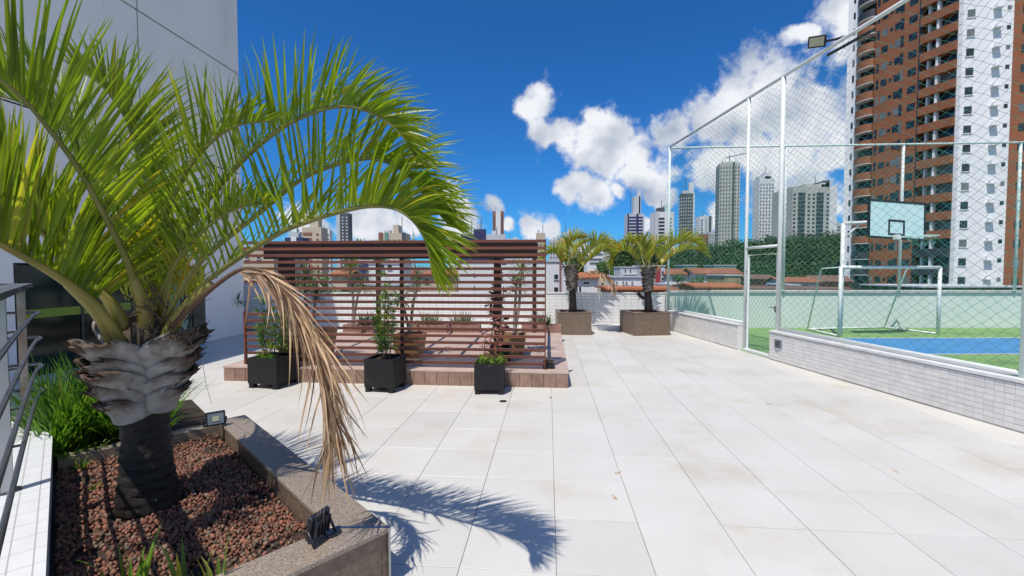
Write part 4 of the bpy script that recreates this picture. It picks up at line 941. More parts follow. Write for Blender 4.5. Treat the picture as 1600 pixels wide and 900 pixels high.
m.build('grass_tuft', 'grass', loc=g + Vector((-.14, -.12, h)), label='little tuft of green grass at the foot of the leftmost potted shrub', cat='plant')
g, w, h = pots[1]
needle_shrub(g + Vector((0, 0, h - .05)), [((0, 0, 0), (-.01, 0, .5), (.02, 0, 1.28)), ((-.05, .02, 0), (-.10, 0, .35), (-.09, 0, .85)), ((.06, 0, 0), (.10, 0, .4), (.16, 0, .95)), ((0, .06, 0), (.03, .05, .5), (.05, .03, 1.0)), ((.0, -.06, 0), (-.05, -.05, .3), (-.12, -.04, .62))], 'tall columnar green podocarpus shrub in the middle black pot', 4, mat='leaf', mat2='leaf_lime', L=.10, per=14)
g, w, h = pots[2]
t = needle_shrub(g + Vector((0, 0, h - .05)), [((.02, .0, 0), (.0, .0, .3), (.05, .0, .66)), ((.06, .0, 0), (.12, -.02, .35), (.15, -.02, .60)), ((-.04, 0, 0), (-.08, -.03, .25), (-.07, -.03, .48))], 'thin reddish flowering stems in the rightmost black pot', 6, mat='flower_pink', mat2='leaf_red', L=.04, w=.016, per=6, step=.09)
m = MB(); rn = random.Random(15)
for k in range(9):
    q = k * .7; c = g + Vector((math.cos(q) * .16 * (1 + .2 * math.sin(k)), math.sin(q) * .15, h + .03 + .03 * math.sin(k * 2.3))); leafball(m, c, (.1, .1, .07), 70, .02, rn, .2)
m.build('bushy_plant', 'leaf_lime', loc=g + Vector((0, 0, h)), label='low bushy lime green plant spilling over the rightmost black pot', cat='plant')
# tall red leaved plant standing just behind the screen
cb = UV(-.80, 7.35, DZ); m_ = pot(cb, .34, .3, 'dark pot of the red leaved plant behind the right part of the screen', 'pot_black')
needle_shrub(cb + Vector((0, 0, .25)), [((0, 0, 0), (-.03, 0, .7), (-.06, 0, 1.25)), ((-.06, 0, 0), (-.12, 0, .5), (-.10, 0, 1.0)), ((.04, 0, 0), (.02, 0, .8), (.0, 0, 1.55))], 'tall red and brown leaved plant behind the right part of the slatted screen', 8, mat='leaf_red', mat2='leaf_red', L=.10, w=.03, per=8)
# tan pots and yuccas on the deck
for (px, py, w, lb, lb2, hd, sd) in (
    (474, 567, .62, 'large tan tapered pot at the left behind the slatted screen', 'yucca with grey trunk behind the left part of the screen', [((0, 0, 0), (.03, 0, .3), (.06, 0, .62)), ((0, 0, 0), (-.1, 0, .5), (-.12, 0, 1.0))], 1),
    (634, 561, .50, 'tan tapered pot in the middle behind the slatted screen', 'yucca with slim leaning trunk behind the middle of the screen', [((0, 0, 0), (.05, 0, .5), (.14, 0, 1.05)), ((0, 0, 0), (-.05, 0, .3), (-.15, 0, .7))], 2),
    (801, 558, .46, 'tan tapered pot at the right behind the slatted screen', 'yucca with pale leaves behind the right end of the screen', [((0, 0, 0), (.1, 0, .6), (.14, 0, 1.25)), ((.02, 0, 0), (.02, 0, .4), (.05, 0, .95))], 5)):
    g = G(px, py, DZ) + TV * w * .5; pot(g, w, w * .85, lb, 'pot_tan', feet=False, taper=1.25); yucca(g + Vector((0, 0, w * .85 - .06)), hd, lb2, sd)
c = P(551, 505, 10.9); c.z = DZ + .15
yucca(c, [((0, 0, 0), (.02, 0, .7), (-.02, 0, 1.45)), ((0, 0, 0), (.1, 0, .6), (.22, 0, 1.1))], 'tall yucca with thick grey trunk in the leftmost trough behind the screen', 21, L=.6, w=.035, n=80)
# low terracotta boxes with strap plants along the rear of the deck
for k, (px, L_) in enumerate(((575, 1.2), (672, .95), (722, .95), (846, 1.0))):
    c = UV(0, 11.32, DZ); c = P(px, 510, 11.3); c.z = DZ; wd = ('leftmost', 'second', 'third', 'rightmost')[k]
    pot(c, L_, .2, wd + ' low terracotta trough at the rear edge of the deck', 'terracotta', feet=False, d=.3, name='planter_trough')
    m = MB(); rn = random.Random(30 + k)
    for j in range(3): strap_clump(m, c + Vector(((j - 1) * .16, 0, .17)), 45, .42, .022, 1.1, rn, .8)
    m.build('agave_clump', 'leaf_grey', loc=c + Vector((0, 0, .2)), label='spiky grey green strap plant in the ' + wd + ' terracotta trough', cat='plant')
# small black bowl with dry flowers on the right end of the deck
c = G(857, 578, DZ) + TV * .15; t = pot(c, .17, .11, 'small black pot with dry orange flowers on the right end of the deck', 'pot_black', feet=False)
m = MB(); rn = random.Random(44); strap_clump(m, c + Vector((0, 0, .08)), 40, .14, .014, 1.8, rn, 1.2, 3); m.build('dry_plant', 'dry_leaf', t)
# black pot with dracaena by the facade
c = G(357, 523); pot(c, .62, .52, 'black square pot against the white facade left of the pergola', 'pot_black', feet=False)
yucca(c + Vector((0, 0, .45)), [((-.02, 0, 0), (-.05, 0, .3), (-.12, 0, .55)), ((.1, 0, 0), (.2, 0, .35), (.3, 0, .5))], 'dark spiky dracaena in the pot against the white facade', 12, mat='leaf', L=.42, w=.026, n=60)

# ================================================================== PALMS
def frond(root, pts, L, n, leaf='palm_leaf', rm='rachis', r0=.022, t0=.2, vang=38, a0=58, a1=32, droop=.35, w=.026, single=0, seed=1, dry=False, lscale=None, seg=5, npt=40, name='frond', rend=.004, pet=None):
    rn = random.Random(seed); pp = spline(pts, npt)
    m = MB(); m.tube(pp, [r0 * (1 - (i / npt) ** .8) + rend for i in range(npt + 1)], 7)
    fo = m.build(name, rm, root, smooth=True)
    ch = pp[-1] - pp[0]; ch.z = 0
    B = ch.normalized().cross(Vector((0, 0, 1))) if ch.length > .05 else Vector((0, 1, 0))
    lm = MB()
    for i in range(n):
        t = t0 + (1 - t0) * (i + .5) / n
        f = t * npt; k = min(int(f), npt - 1); p = pp[k].lerp(pp[k + 1], f - k)
        T_ = (pp[min(k + 2, npt)] - pp[max(k - 1, 0)]).normalized(); N = B.cross(T_).normalized(); 
        S = T_.cross(N).normalized()
        s = (t - t0) / (1 - t0); prof = min(1.0, .45 + s * 2.2) * (1 - max(0, s - .55) / .45 * .68)
        if lscale: prof = lscale(s)
        for sg in (-1, 1):
            if rn.random() < .03: continue
            a = R(a0 + (a1 - a0) * s + rn.gauss(0, 4)); v = R(vang + rn.gauss(0, 6))
            d = T_ * math.cos(a) + (S * sg * math.sin(v) + N * math.cos(v)) * math.sin(a)
            if dry: d = (T_ * rn.uniform(.5, 1.4) + Vector((rn.gauss(.14, .33), rn.gauss(-.05, .28), -1.0 * rn.uniform(.05, .85)))).normalized()
            side = T_ + Vector((rn.gauss(0, .2), rn.gauss(0, .2), rn.gauss(0, .2)))
            ll = L * prof * rn.uniform(.88, 1.08); curl = Vector((rn.gauss(0, .25), rn.gauss(0, .25), 0)) if dry else None
            one = single and i % single == 0; x = MB() if one else lm
            x.ribbon(p + S * sg * .004, d, ll, w * rn.uniform(.8, 1.15) * (1 - .35 * s), side, droop * rn.uniform(.5, 1.5), seg, .3, curl)
            if one: x.build('leaflet', leaf, fo)
    if lm.v: lm.build('leaflets', leaf, fo, kind='stuff')
    return fo
def boots(root, base, z0, z1, r0, r1, levels, toward, mat='boot', az=(-58, 58, 180), Lb=.42, half=72, seed=31):
    """old leaf bases in three ranks: thick woven scales that wrap the trunk, flare up and out and end in a ragged stub"""
    tw_ = Vector((toward.x, toward.y, 0)).normalized(); rt = Vector((-tw_.y, tw_.x, 0))
    rn = random.Random(seed)
    for l in range(levels):
        for r_i, a in enumerate(az):
            q = l / max(1, levels - 1); zb = z0 + (z1 - z0) * (l + .5 * r_i) / levels; rb = r0 + (r1 - r0) * q
            m = MB(); ns, nw = 12, 12; aa = a + rn.uniform(-7, 7); LL = Lb * (.6 + .4 * q) * rn.uniform(.85, 1.12); fl = rn.uniform(.55, .75); tw2 = rn.uniform(-.10, .10)
            rag = [rn.uniform(-.10, .05) for _ in range(nw + 1)]; wob = [rn.uniform(0, 6.28) for _ in range(3)]
            tips = m.a = []
            for layer in (0, 1):
                for i in range(ns + 1):
                    s = i / ns
                    for j in range(nw + 1):
                        e = j / nw * 2 - 1; ss = min(1.0, s * (.95 + rag[j] * max(0, s - .7) / .3))
                        hw = R(half) * (1 - ss) ** .62 + R(14); rad = rb + LL * fl * ss ** 1.7; zz = zb + LL * .80 * ss
                        th = R(aa) + e * hw + tw2 * ss
                        thick = (.018 + .030 * (1 - abs(e) ** 1.6) * (1 - ss * .35)) * (1 - layer)
                        rid = .004 * math.sin(e * 9 + wob[0] + ss * 2) + .003 * math.sin(e * 21 + wob[1])
                        rr_ = rad + thick + rid * (1 - layer) - .02 * e * e * ss; zu = zz + .30 * LL * abs(e) ** 1.5 * (1 - .5 * ss) + .008 * math.sin(e * 5 + wob[2])
                        tips.append(ss); m.v.append(base + (tw_ * math.cos(th) + rt * math.sin(th)) * rr_ + Vector((0, 0, zu - base.z)))
            W_ = nw + 1; O = (ns + 1) * W_
            for i in range(ns):
                for j in range(nw): a_ = i * W_ + j; m.f += [(a_, a_ + 1, a_ + W_ + 1, a_ + W_), (O + a_, O + a_ + W_, O + a_ + W_ + 1, O + a_ + 1)]
            for j in range(nw): m.f += [(j, O + j, O + j + 1, j + 1), (ns * W_ + j, ns * W_ + j + 1, O + ns * W_ + j + 1, O + ns * W_ + j)]
            for i in range(ns): m.f += [(i * W_, (i + 1) * W_, O + (i + 1) * W_, O + i * W_), (i * W_ + nw, O + i * W_ + nw, O + (i + 1) * W_ + nw, (i + 1) * W_ + nw)]
            o = m.build('leaf_base', mat, root, smooth=True)
            if Lb > .25:      # frayed dark fibres at the cut end
                f = MB(); end = m.v[ns * W_:ns * W_ + W_]; cdir = (m.v[ns * W_ + nw // 2] - m.v[(ns - 2) * W_ + nw // 2]).normalized()
                for v in end:
                    for _ in range(1): f.ribbon(v - cdir * .05, (cdir + Vector((rn.gauss(0, .18), rn.gauss(0, .18), rn.gauss(0, .18)))), rn.uniform(.05, .09), .014, cdir.orthogonal(), .1, 3)
                f.build('frayed_end', 'boot_end', o, kind='stuff')

# ---- the big triangle palm
GZ = .22
pb_ = G(232, 792, GZ); PD = pb_.y
palm = thing('palm_tree', pb_, 'big triangle palm with flaring grey leaf bases and arching green fronds in the gravel bed', 'palm')
prof = []; rn = random.Random(17)
for i in range(46):
    q = i / 45; z = -.03 + q * 1.0; prof.append((.185 - .052 * min(1, q * 3.2) + .008 * math.sin(q * 6) + (.005, -.003, -.005)[i % 3], z))
m = MB(); m.lathe(pb_, prof, 30)
for v in m.v: v += Vector((rn.gauss(0, .004), rn.gauss(0, .004), rn.gauss(0, .004)))
m.build('trunk', 'trunk_dark', palm, smooth=True)
m = MB(); m.lathe(pb_, [(.14, .70), (.18, .9), (.19, 1.1), (.13, 1.25), (.03, 1.36)], 16); m.build('trunk_core', 'fibre', palm, smooth=True)
toward = Vector((-pb_.x, -pb_.y, 0))
boots(palm, pb_, .83, 1.17, .125, .165, 5, toward, Lb=.36)
def PX(l): return [P(x, y, d) for x, y, d in l]
FR = [
 # main arching frond over the pergola
 dict(pts=PX([(262, 520, 2.86), (316, 446, 2.72), (423, 372, 2.42), (485, 345, 2.26), (547, 327, 2.12), (588, 322, 2.04), (622, 328, 1.98), (650, 350, 1.94), (668, 385, 1.90), (676, 428, 1.88)]), L=.42, n=96, r0=.015, t0=.13, single=2, seed=1, w=.022, vang=27, a0=66),
 dict(pts=PX([(255, 505, 2.88), (300, 425, 2.72), (341, 384, 2.62), (403, 335, 2.46), (464, 285, 2.32), (514, 261, 2.22), (567, 248, 2.12), (604, 253, 2.06), (640, 276, 2.02), (672, 316, 1.99), (700, 350, 1.97)]), L=.43, n=92, r0=.015, t0=.12, single=3, seed=2, w=.022, vang=27, a0=66),
 dict(pts=PX([(250, 495, 2.92), (275, 395, 2.74), (300, 343, 2.62), (341, 294, 2.48), (382, 248, 2.35), (436, 203, 2.20), (485, 178, 2.08), (535, 166, 1.98), (585, 178, 1.90), (625, 208, 1.85), (652, 250, 1.82)]), L=.40, n=98, r0=.015, t0=.09, single=3, seed=3, w=.022, vang=27, a0=66),
 # frond to the upper left, leaving the frame
 dict(pts=PX([(222, 510, 2.85), (209, 440, 2.72), (195, 400, 2.62), (165, 340, 2.45), (120, 260, 2.28), (75, 200, 2.16), (30, 148, 2.06), (-20, 112, 1.98), (-90, 90, 1.9), (-150, 100, 1.85)]), L=.64, n=92, r0=.02, t0=.08, seed=4, w=.025, droop=.2, vang=34, a0=60, lscale=lambda s: min(1, .35 + s * 2.4) * (1 - max(0, s - .6) * 1.2)),
 # lower left stalks
 dict(pts=PX([(198, 545, 2.78), (150, 478, 2.58), (90, 432, 2.36), (20, 392, 2.12), (-60, 352, 1.92), (-150, 320, 1.78), (-240, 330, 1.7)]), L=.60, n=84, r0=.03, t0=.18, seed=5, rm='petiole', w=.03, vang=16, a0=70),
 dict(pts=PX([(208, 535, 2.82), (165, 462, 2.72), (115, 410, 2.62), (50, 350, 2.5), (-20, 300, 2.4), (-100, 262, 2.3), (-190, 260, 2.25)]), L=.62, n=84, r0=.026, t0=.16, seed=6, rm='petiole', w=.028, vang=22, a0=66),
 # inner fronds
 dict(pts=PX([(232, 480, 2.95), (242, 400, 2.8), (262, 330, 2.64), (292, 268, 2.48), (330, 222, 2.34), (372, 196, 2.2), (415, 190, 2.1)]), L=.48, n=64, r0=.014, t0=.08, seed=7, w=.022, vang=27),
 dict(pts=PX([(222, 480, 3.05), (205, 400, 3.1), (176, 320, 3.15), (130, 240, 3.2), (70, 180, 3.2), (0, 150, 3.2), (-70, 150, 3.2)]), L=.7, n=90, r0=.02, t0=.08, seed=8, w=.027, vang=30),
 dict(pts=PX([(225, 480, 2.98), (228, 400, 2.95), (226, 320, 2.9), (215, 245, 2.82), (196, 185, 2.74), (160, 135, 2.66), (115, 105, 2.6)]), L=.54, n=90, r0=.016, t0=.06, seed=9, w=.022, vang=30),
 dict(pts=PX([(240, 490, 2.9), (262, 435, 2.8), (292, 388, 2.68), (330, 350, 2.55), (372, 325, 2.42), (415, 318, 2.3)]), L=.44, n=60, r0=.014, t0=.08, seed=10, w=.021, vang=30),
]
for k, d in enumerate(FR): frond(palm, **d)
# heart of young yellowish leaves
m = MB(); rn = random.Random(23)
for k in range(260):
    p = P(rn.uniform(195, 315), rn.uniform(385, 475), rn.uniform(2.85, 3.15)); d = Vector((rn.gauss(.1, .35), rn.gauss(0, .3), 1)).normalized(); m.ribbon(p, d, rn.uniform(.16, .34), .018, Vector((rn.gauss(0, 1), rn.gauss(0, 1), 0)), rn.uniform(.2, .9), 4)
m.build('heart_leaves', 'palm_leaf_yellow', palm, kind='stuff')
m = MB()
for k in range(70):
    p = P(rn.uniform(215, 290), rn.uniform(470, 525), rn.uniform(2.72, 3.05)); d = Vector((rn.gauss(0, .4), rn.gauss(0, .4), rn.gauss(.5, .5))).normalized(); m.ribbon(p, d, rn.uniform(.1, .25), .01, d.orthogonal(), .6, 3)
m.build('dry_fibres', 'fibre', palm, kind='stuff')
# thick yellow leaf stalks of the lower fronds where they clasp the trunk
for k, pts in enumerate((((245, 575, 2.95), (278, 495, 2.82), (330, 445, 2.68)), ((200, 580, 2.95), (162, 500, 2.66), (106, 444, 2.43)), ((215, 580, 2.95), (186, 495, 2.76), (146, 440, 2.68)), ((232, 570, 2.95), (226, 485, 2.8), (208, 430, 2.71)))):
    m = MB(); pp = spline(PX(pts), 10); m.tube(pp, [.075 - .052 * (i / 10) ** .55 for i in range(11)], 9); m.build('petiole', 'petiole', palm, smooth=True)
# hanging dry frond
fo = frond(palm, PX([(258, 520, 2.86), (300, 480, 2.66), (340, 444, 2.5), (382, 420, 2.42), (425, 432, 2.36), (462, 478, 2.32), (490, 530, 2.30), (508, 585, 2.29), (518, 640, 2.29), (523, 690, 2.29)]), .48, 100, leaf='dry_leaf', rm='dry_leaf', r0=.013, t0=.30, droop=.55, w=.0155, dry=True, seed=11, seg=6, lscale=lambda s: .55 + .5 * math.sin(min(1, s * 1.4) * 2.4), name='dry_frond')
fo['label'] = 'dead brown frond hanging down to the planter edge'
m = MB(); rn = random.Random(8)
for k in range(14):
    p = P(518 + rn.gauss(0, 5), rn.uniform(600, 680), 2.28); m.ribbon(p, Vector((rn.gauss(0, .07), rn.gauss(0, .05), -1)), rn.uniform(.25, .42), .012, Vector((1, .3, 0)), .2, 5)
m.build('dry_tip', 'dry_leaf', fo, kind='stuff')

# ---- two small palms in granite planters
def granite_planter(px0, px1, py, label, rz, wide):
    a, b = G(px0, py), G(px1, py); c = (a + b) / 2; w = (b - a).length; h = .62; c = c + Vector((-math.sin(rz), math.cos(rz), 0)) * wide / 2
    t = thing('granite_planter', c, label, 'planter'); M3 = Matrix.Rotation(rz, 3, 'Z'); th = .05
    for k, (x, y, sx, sy) in enumerate(((0, -wide / 2 + th / 2, w, th), (0, wide / 2 - th / 2, w, th), (-w / 2 + th / 2, 0, th, wide - 2 * th - .004), (w / 2 - th / 2, 0, th, wide - 2 * th - .004))):
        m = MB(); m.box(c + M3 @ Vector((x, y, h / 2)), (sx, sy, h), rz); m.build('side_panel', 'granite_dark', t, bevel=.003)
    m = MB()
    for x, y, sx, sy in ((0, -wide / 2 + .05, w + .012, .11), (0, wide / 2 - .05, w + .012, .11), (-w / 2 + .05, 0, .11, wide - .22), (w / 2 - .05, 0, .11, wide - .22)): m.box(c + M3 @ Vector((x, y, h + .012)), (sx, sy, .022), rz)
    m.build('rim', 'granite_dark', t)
    m = MB(); m.box(c + Vector((0, 0, h - .06)), (w - .11, wide - .11, .06), rz); m.build('soil', 'terracotta', t)
    return c, h
cL, hL = granite_planter(871, 924, 523.5, 'left square brown granite planter beside the pergola deck', R(-2), .95)
cR, hR = granite_planter(990, 1049, 524.5, 'right square brown granite planter at the corner of the court', R(9), 1.05)
def small_palm(b, label, trunk, fr, D, seed):
    b = Vector(b); t = thing('palm_tree', b, label, 'palm'); pts = spline([P(x, y, D) for x, y in trunk], 8)
    m = MB(); m.tube(pts, [.14, .115, .105, .10, .10, .11, .12, .11, .05], 10); m.build('trunk', 'trunk_dark', t, smooth=True)
    base = P(trunk[-2][0], trunk[-2][1], D); z = base.z
    boots(t, Vector((base.x, base.y, b.z)), z - .42, z + .22, .085, .12, 7, Vector((-b.x, -b.y, 0)), 'boot_small', Lb=.19, half=70, seed=seed)
    for k, (mat, L_, fp) in enumerate(fr):
        frond(t, [P(x, y, D + dd) for x, y, dd in fp], L_ * .72, 50, leaf=mat, rm='rachis' if mat != 'dry_leaf' else 'dry_leaf', r0=.022, t0=.2, seed=seed + k, w=.046, seg=4, npt=20, dry=(mat == 'dry_leaf'), droop=.4)
    return t
gp = 'palm_leaf_yellow'; ge = 'palm_leaf_yellow'
small_palm((cL.x, cL.y, hL - .03), 'small triangle palm with yellowish fronds in the left granite planter', [(895, 490), (895, 470), (894, 450), (893, 432), (894, 415)], [
    (gp, .6, [(890, 432, 0), (876, 408, -.2), (868, 396, -.3), (858, 396, -.4), (848, 404, -.5)]), (gp, .75, [(892, 430, 0), (888, 400, .1), (889, 384, .2), (900, 374, .2), (914, 372, .2)]),
    (ge, .8, [(896, 430, 0), (908, 408, -.3), (924, 390, -.5), (938, 380, -.7), (950, 380, -.8)]), (ge, .7, [(897, 432, 0), (914, 412, .3), (932, 398, .4), (948, 388, .5), (962, 388, .5)]),
    (ge, .7, [(893, 430, 0), (896, 400, .6), (904, 386, .9), (918, 378, 1.0)]), (ge, .6, [(891, 430, 0), (882, 402, .5), (880, 386, .8), (886, 378, .9)]),
    ('dry_leaf', .5, [(900, 440, 0), (916, 426, -.2), (934, 424, -.3), (950, 432, -.4), (958, 448, -.45), (960, 458, -.45)])], cL.y, 50)
small_palm((cR.x, cR.y, hR - .03), 'small triangle palm with bent-over fronds in the right granite planter', [(1014, 490), (1013, 470), (1012, 452), (1013, 434), (1014, 418)], [
    (gp, .7, [(1009, 434, 0), (996, 408, -.2), (982, 394, -.3), (970, 392, -.4), (960, 402, -.5), (957, 416, -.5)]), (gp, .6, [(1010, 430, 0), (1002, 398, .3), (994, 384, .5), (984, 378, .6), (974, 382, .7)]),
    (ge, .8, [(1017, 432, 0), (1030, 406, -.3), (1046, 388, -.6), (1064, 378, -.8), (1082, 378, -.9), (1098, 388, -1.0)]), (gp, .6, [(1018, 434, 0), (1034, 414, .2), (1052, 398, .3), (1074, 390, .3), (1092, 392, .3), (1106, 402, .3)]),
    (ge, .8, [(1013, 430, 0), (1016, 400, .6), (1024, 384, .9), (1040, 376, 1.0)]), (ge, .7, [(1012, 430, 0), (1008, 398, -.4), (1004, 384, -.6), (996, 376, -.7)])], cR.y, 60)
m = MB(); m.tube([P(1006, 466, cR.y - .1), P(1000, 462, cR.y - .14), P(997, 458, cR.y - .15)], [.05, .045, .06], 8); m.build('cut_stub', 'trunk_dark', bpy.data.objects['palm_tree.002'])

# ================================================================== GRAVEL PLANTER
CH = .35; A0_, A1_, N0_, N1_ = -5.03, -2.21, -.06, 1.27; CW = .24
pl = thing('gravel_planter', EP(-3.6, .6, 0), 'low granite edged planter bed filled with reddish clay pebbles', 'planter')
def ebox(a0, a1, n0, n1, z0, z1, name, mat, bevel=.004):
    m = MB(); m.box(EP((a0 + a1) / 2, (n0 + n1) / 2, (z0 + z1) / 2), (a1 - a0, n1 - n0, z1 - z0), RZ_E); return m.build(name, mat, pl, bevel=bevel)
def eprism(poly, z0, z1, name, mat, bevel=.004):
    m = MB(); m.prism([EP(a, n)[:2] for a, n in poly], z0, z1); return m.build(name, mat, pl, bevel=bevel)
g_ = .003
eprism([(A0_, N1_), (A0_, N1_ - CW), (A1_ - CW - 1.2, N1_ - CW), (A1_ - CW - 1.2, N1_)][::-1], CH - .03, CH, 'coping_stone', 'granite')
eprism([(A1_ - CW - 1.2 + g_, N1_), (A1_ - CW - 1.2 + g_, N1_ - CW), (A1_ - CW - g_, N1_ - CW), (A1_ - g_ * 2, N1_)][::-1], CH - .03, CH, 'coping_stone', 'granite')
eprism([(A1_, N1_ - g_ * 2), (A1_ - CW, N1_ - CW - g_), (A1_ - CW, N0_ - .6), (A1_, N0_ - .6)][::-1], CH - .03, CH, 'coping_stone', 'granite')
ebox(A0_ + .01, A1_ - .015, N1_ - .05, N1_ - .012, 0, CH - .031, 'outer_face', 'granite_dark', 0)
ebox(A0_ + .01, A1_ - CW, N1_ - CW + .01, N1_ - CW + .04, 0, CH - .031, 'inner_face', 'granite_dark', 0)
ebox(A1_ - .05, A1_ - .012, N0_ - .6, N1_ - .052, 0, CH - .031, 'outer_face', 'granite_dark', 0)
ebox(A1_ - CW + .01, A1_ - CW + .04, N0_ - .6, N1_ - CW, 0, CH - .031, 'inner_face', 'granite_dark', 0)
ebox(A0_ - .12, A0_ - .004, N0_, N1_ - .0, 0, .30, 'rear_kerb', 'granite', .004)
m = MB(); m.box(EP(A1_ - .006, N1_ - .006, (CH - .005) / 2), (.014, .014, CH), RZ_E); m.build('corner_trim', 'steel', pl)
m = MB(); a, b = EP(A1_ - CW * .95, N1_ - CW * .95, CH + .002), EP(A1_, N1_, CH + .002); d_ = (b - a).normalized(); s_ = Vector((-d_.y, d_.x, 0)) * .009; m.add([a - s_, b - s_, b + s_, a + s_], [(0, 1, 2, 3)]); m.build('joint_trim', 'steel', pl)
ebox(A0_ - .002, A1_ - CW + .01, N0_ - .6, N1_ - CW + .01, 0, GZ - .02, 'soil', 'soil', 0)
bm = bmesh.new(); bmesh.ops.create_icosphere(bm, subdivisions=2, radius=1.0); ico_v = [v.co.copy() for v in bm.verts]; ico_f = [tuple(v.index for v in f.verts) for f in bm.faces]; bm.free()
rn = random.Random(77); variants = []
for k in range(5):
    b = MB(); kx, ky, kz = rn.uniform(.85, 1.15), rn.uniform(.8, 1.0), rn.uniform(.7, .95)
    ph = [rn.random() * 6 for _ in range(3)]
    b.add([Vector((v.x * kx, v.y * ky, v.z * kz)) * (1 + .08 * math.sin(v.x * 3 + ph[0]) + .08 * math.sin(v.y * 4 + ph[1]) + .06 * math.sin(v.z * 4 + ph[2])) for v in ico_v], ico_f); variants.append((b, b.mesh('pebble', 'pebble', smooth=True)))
peb = []; sp = .024; na = int((A1_ - CW - A0_) / sp); nn = int((N1_ - CW - N0_) / sp)
for i in range(na):
    for j in range(nn):
        for lay in (0, 1):
            if lay and rn.random() > .35: continue
            a = A0_ + (i + .5 + rn.uniform(-.4, .4) + lay * .5) * sp; n = N0_ + (j + .5 + rn.uniform(-.4, .4) + lay * .5) * sp
            mound = .035 * math.exp(-((a + 3.8) ** 2 + (n - .4) ** 2) / .3)
            p = EP(a, n, GZ - .012 + lay * .014 + mound + rn.uniform(-.004, .004))
            if a > A1_ - CW - .015 or n > N1_ - CW - .012: continue
            dd = (p - pb_); dd.z = 0
            if dd.length < .2: continue
            if (p.x / p.y) < -1.2 or p.y < 1.2: continue
            if n > .72 and a > -2.8 and rn.random() < .7: continue
            if math.sin(a * 5.1) * math.sin(n * 7.3 + 1) > .82 and rn.random() < .75: continue
            peb.append(p)
peb.sort(key=lambda p: p.length); rest = MB()
for k, p in enumerate(peb):
    r = rn.uniform(.008, .0135) if rn.random() < .7 else rn.uniform(.0135, .018); v, me = variants[k % 5]; e = (rn.random() * 6, rn.random() * 6, rn.random() * 6)
    if k < 300: inst('pebble', me, pl, p, e, (r, r, r))
    else:
        from mathutils import Euler
        M3 = Euler(e).to_matrix() * r; rest.add([M3 @ q + p for q in v.v], v.f)
rest.build('pebbles', 'pebble', pl, smooth=True, kind='stuff')
# weeds in the gravel and blades near the camera
def sprout(px, py, z, n, L, w, lb, mat='grass', spread=.6, seed=1, name='weed'):
    c = G(px, py, z); m = MB(); strap_clump(m, c, n, L, w, spread, random.Random(seed)); m.build(name, mat, loc=c, label=lb, cat='plant')
sprout(152, 762, GZ, 26, .05, .012, 'tiny bright green weed in the middle of the gravel bed', spread=2, seed=3)
sprout(126, 735, GZ, 14, .12, .014, 'small yellow green sprout by the rear kerb of the gravel bed', 'leaf_lime', 1.2, 4)
sprout(205, 935, GZ, 8, .30, .026, 'small grass tuft at the bottom edge nearest the tiled plinth', 'leaf_lime', .3, 5, 'grass_plant')
sprout(290, 940, GZ, 8, .32, .026, 'small grass tuft at the bottom edge, middle one of three', 'leaf_lime', .3, 6, 'grass_plant')
sprout(340, 942, GZ, 8, .33, .026, 'small grass tuft at the bottom edge nearest the granite coping', 'leaf_lime', .35, 7, 'grass_plant')
# floodlights on the coping
floodlight(G(337, 668, CH) + Vector((0, 0, .085)), R(40), R(-8), .155, .13, 'small black floodlight with clear lens on the far end of the granite coping')
fl2 = floodlight(G(497, 842, CH) + Vector((.0, 0, .085)), R(-112), R(-12), .135, .14, 'black floodlight seen from the side on the near corner of the granite coping')
m = MB(); c0 = G(508, 838, CH); m.tube(spline([c0 + Vector((-.02, .0, .03)), c0 + Vector((.03, -.02, .01)), c0 + Vector((.07, .02, .012)), c0 + Vector((.05, .06, .02))], 10), .006, 5); m.build('cable', 'cable', fl2)
m = MB(); m.tube(spline([G(331, 640, CH) + Vector((0, 0, .06)), P(322, 600, 4.0), P(316, 560, 3.5)], 10), .002, 4); m.build('wire', 'cable_light', loc=G(331, 640, CH), label='thin pale wire rising from the far floodlight towards the palm', cat='wire')

# ================================================================== LEFT TILED WALL WITH STEEL RAILING
WZ = .5
def wallpoly(off=0.0):
    pts = [EP(-1.2, N0_ - .02 - off), EP(-5.0, N0_ - .02 - off)]
    c = EP(-5.0, N0_ - .42); 
    for k in range(1, 8):
        q = R(k * 90 / 7); pts.append(c + E2 * (.40 - off) * math.cos(q) - E1 * (.40 - off) * math.sin(q))
    pts += [EP(-5.40 + off, -1.6), EP(-1.2, -1.6)]
    return [(p.x, p.y) for p in pts]
lt = thing('tiled_plinth', EP(-3.5, -.6, 0), 'white tiled plinth with rounded end carrying the steel railing at the left', 'wall')
mk('plinth_tile', (.70, .71, .72), (.64, .65, .66), scale=6, rough=.3, brick=dict(w=.16, h=.08, m=.0028, col=(.42, .41, .39), rot=(0, 0, -RZ_E), d=.002))
mk('plinth_side', (.66, .67, .68), (.60, .61, .62), scale=6, rough=.35, brick=dict(w=.1, h=.066, m=.003, col=(.42, .41, .39), rot=(R(90), 0, 0), d=.002))
m = MB(); m.prism(wallpoly(.006), -.01, WZ - .012); m.build('wall_body', 'plinth_side', lt)
m = MB(); m.prism(wallpoly(0), WZ - .011, WZ); m.build('top_tiles', 'plinth_tile', lt)
m = MB(); m.prism([EP(a, n)[:2] for a, n in ((-6.4, -1.2), (-6.4, -.55), (-5.75, -.35), (-5.6, -1.2))], -.01, WZ + .05); m.build('rear_step', 'plinth_tile', lt)
rl = thing('steel_railing', EP(-4, -.4, WZ), 'stainless steel railing with four curved tubes on the white tiled plinth', 'railing')
pA, pB = G(41, 660, WZ), G(12, 768, WZ); HT_ = 1.66
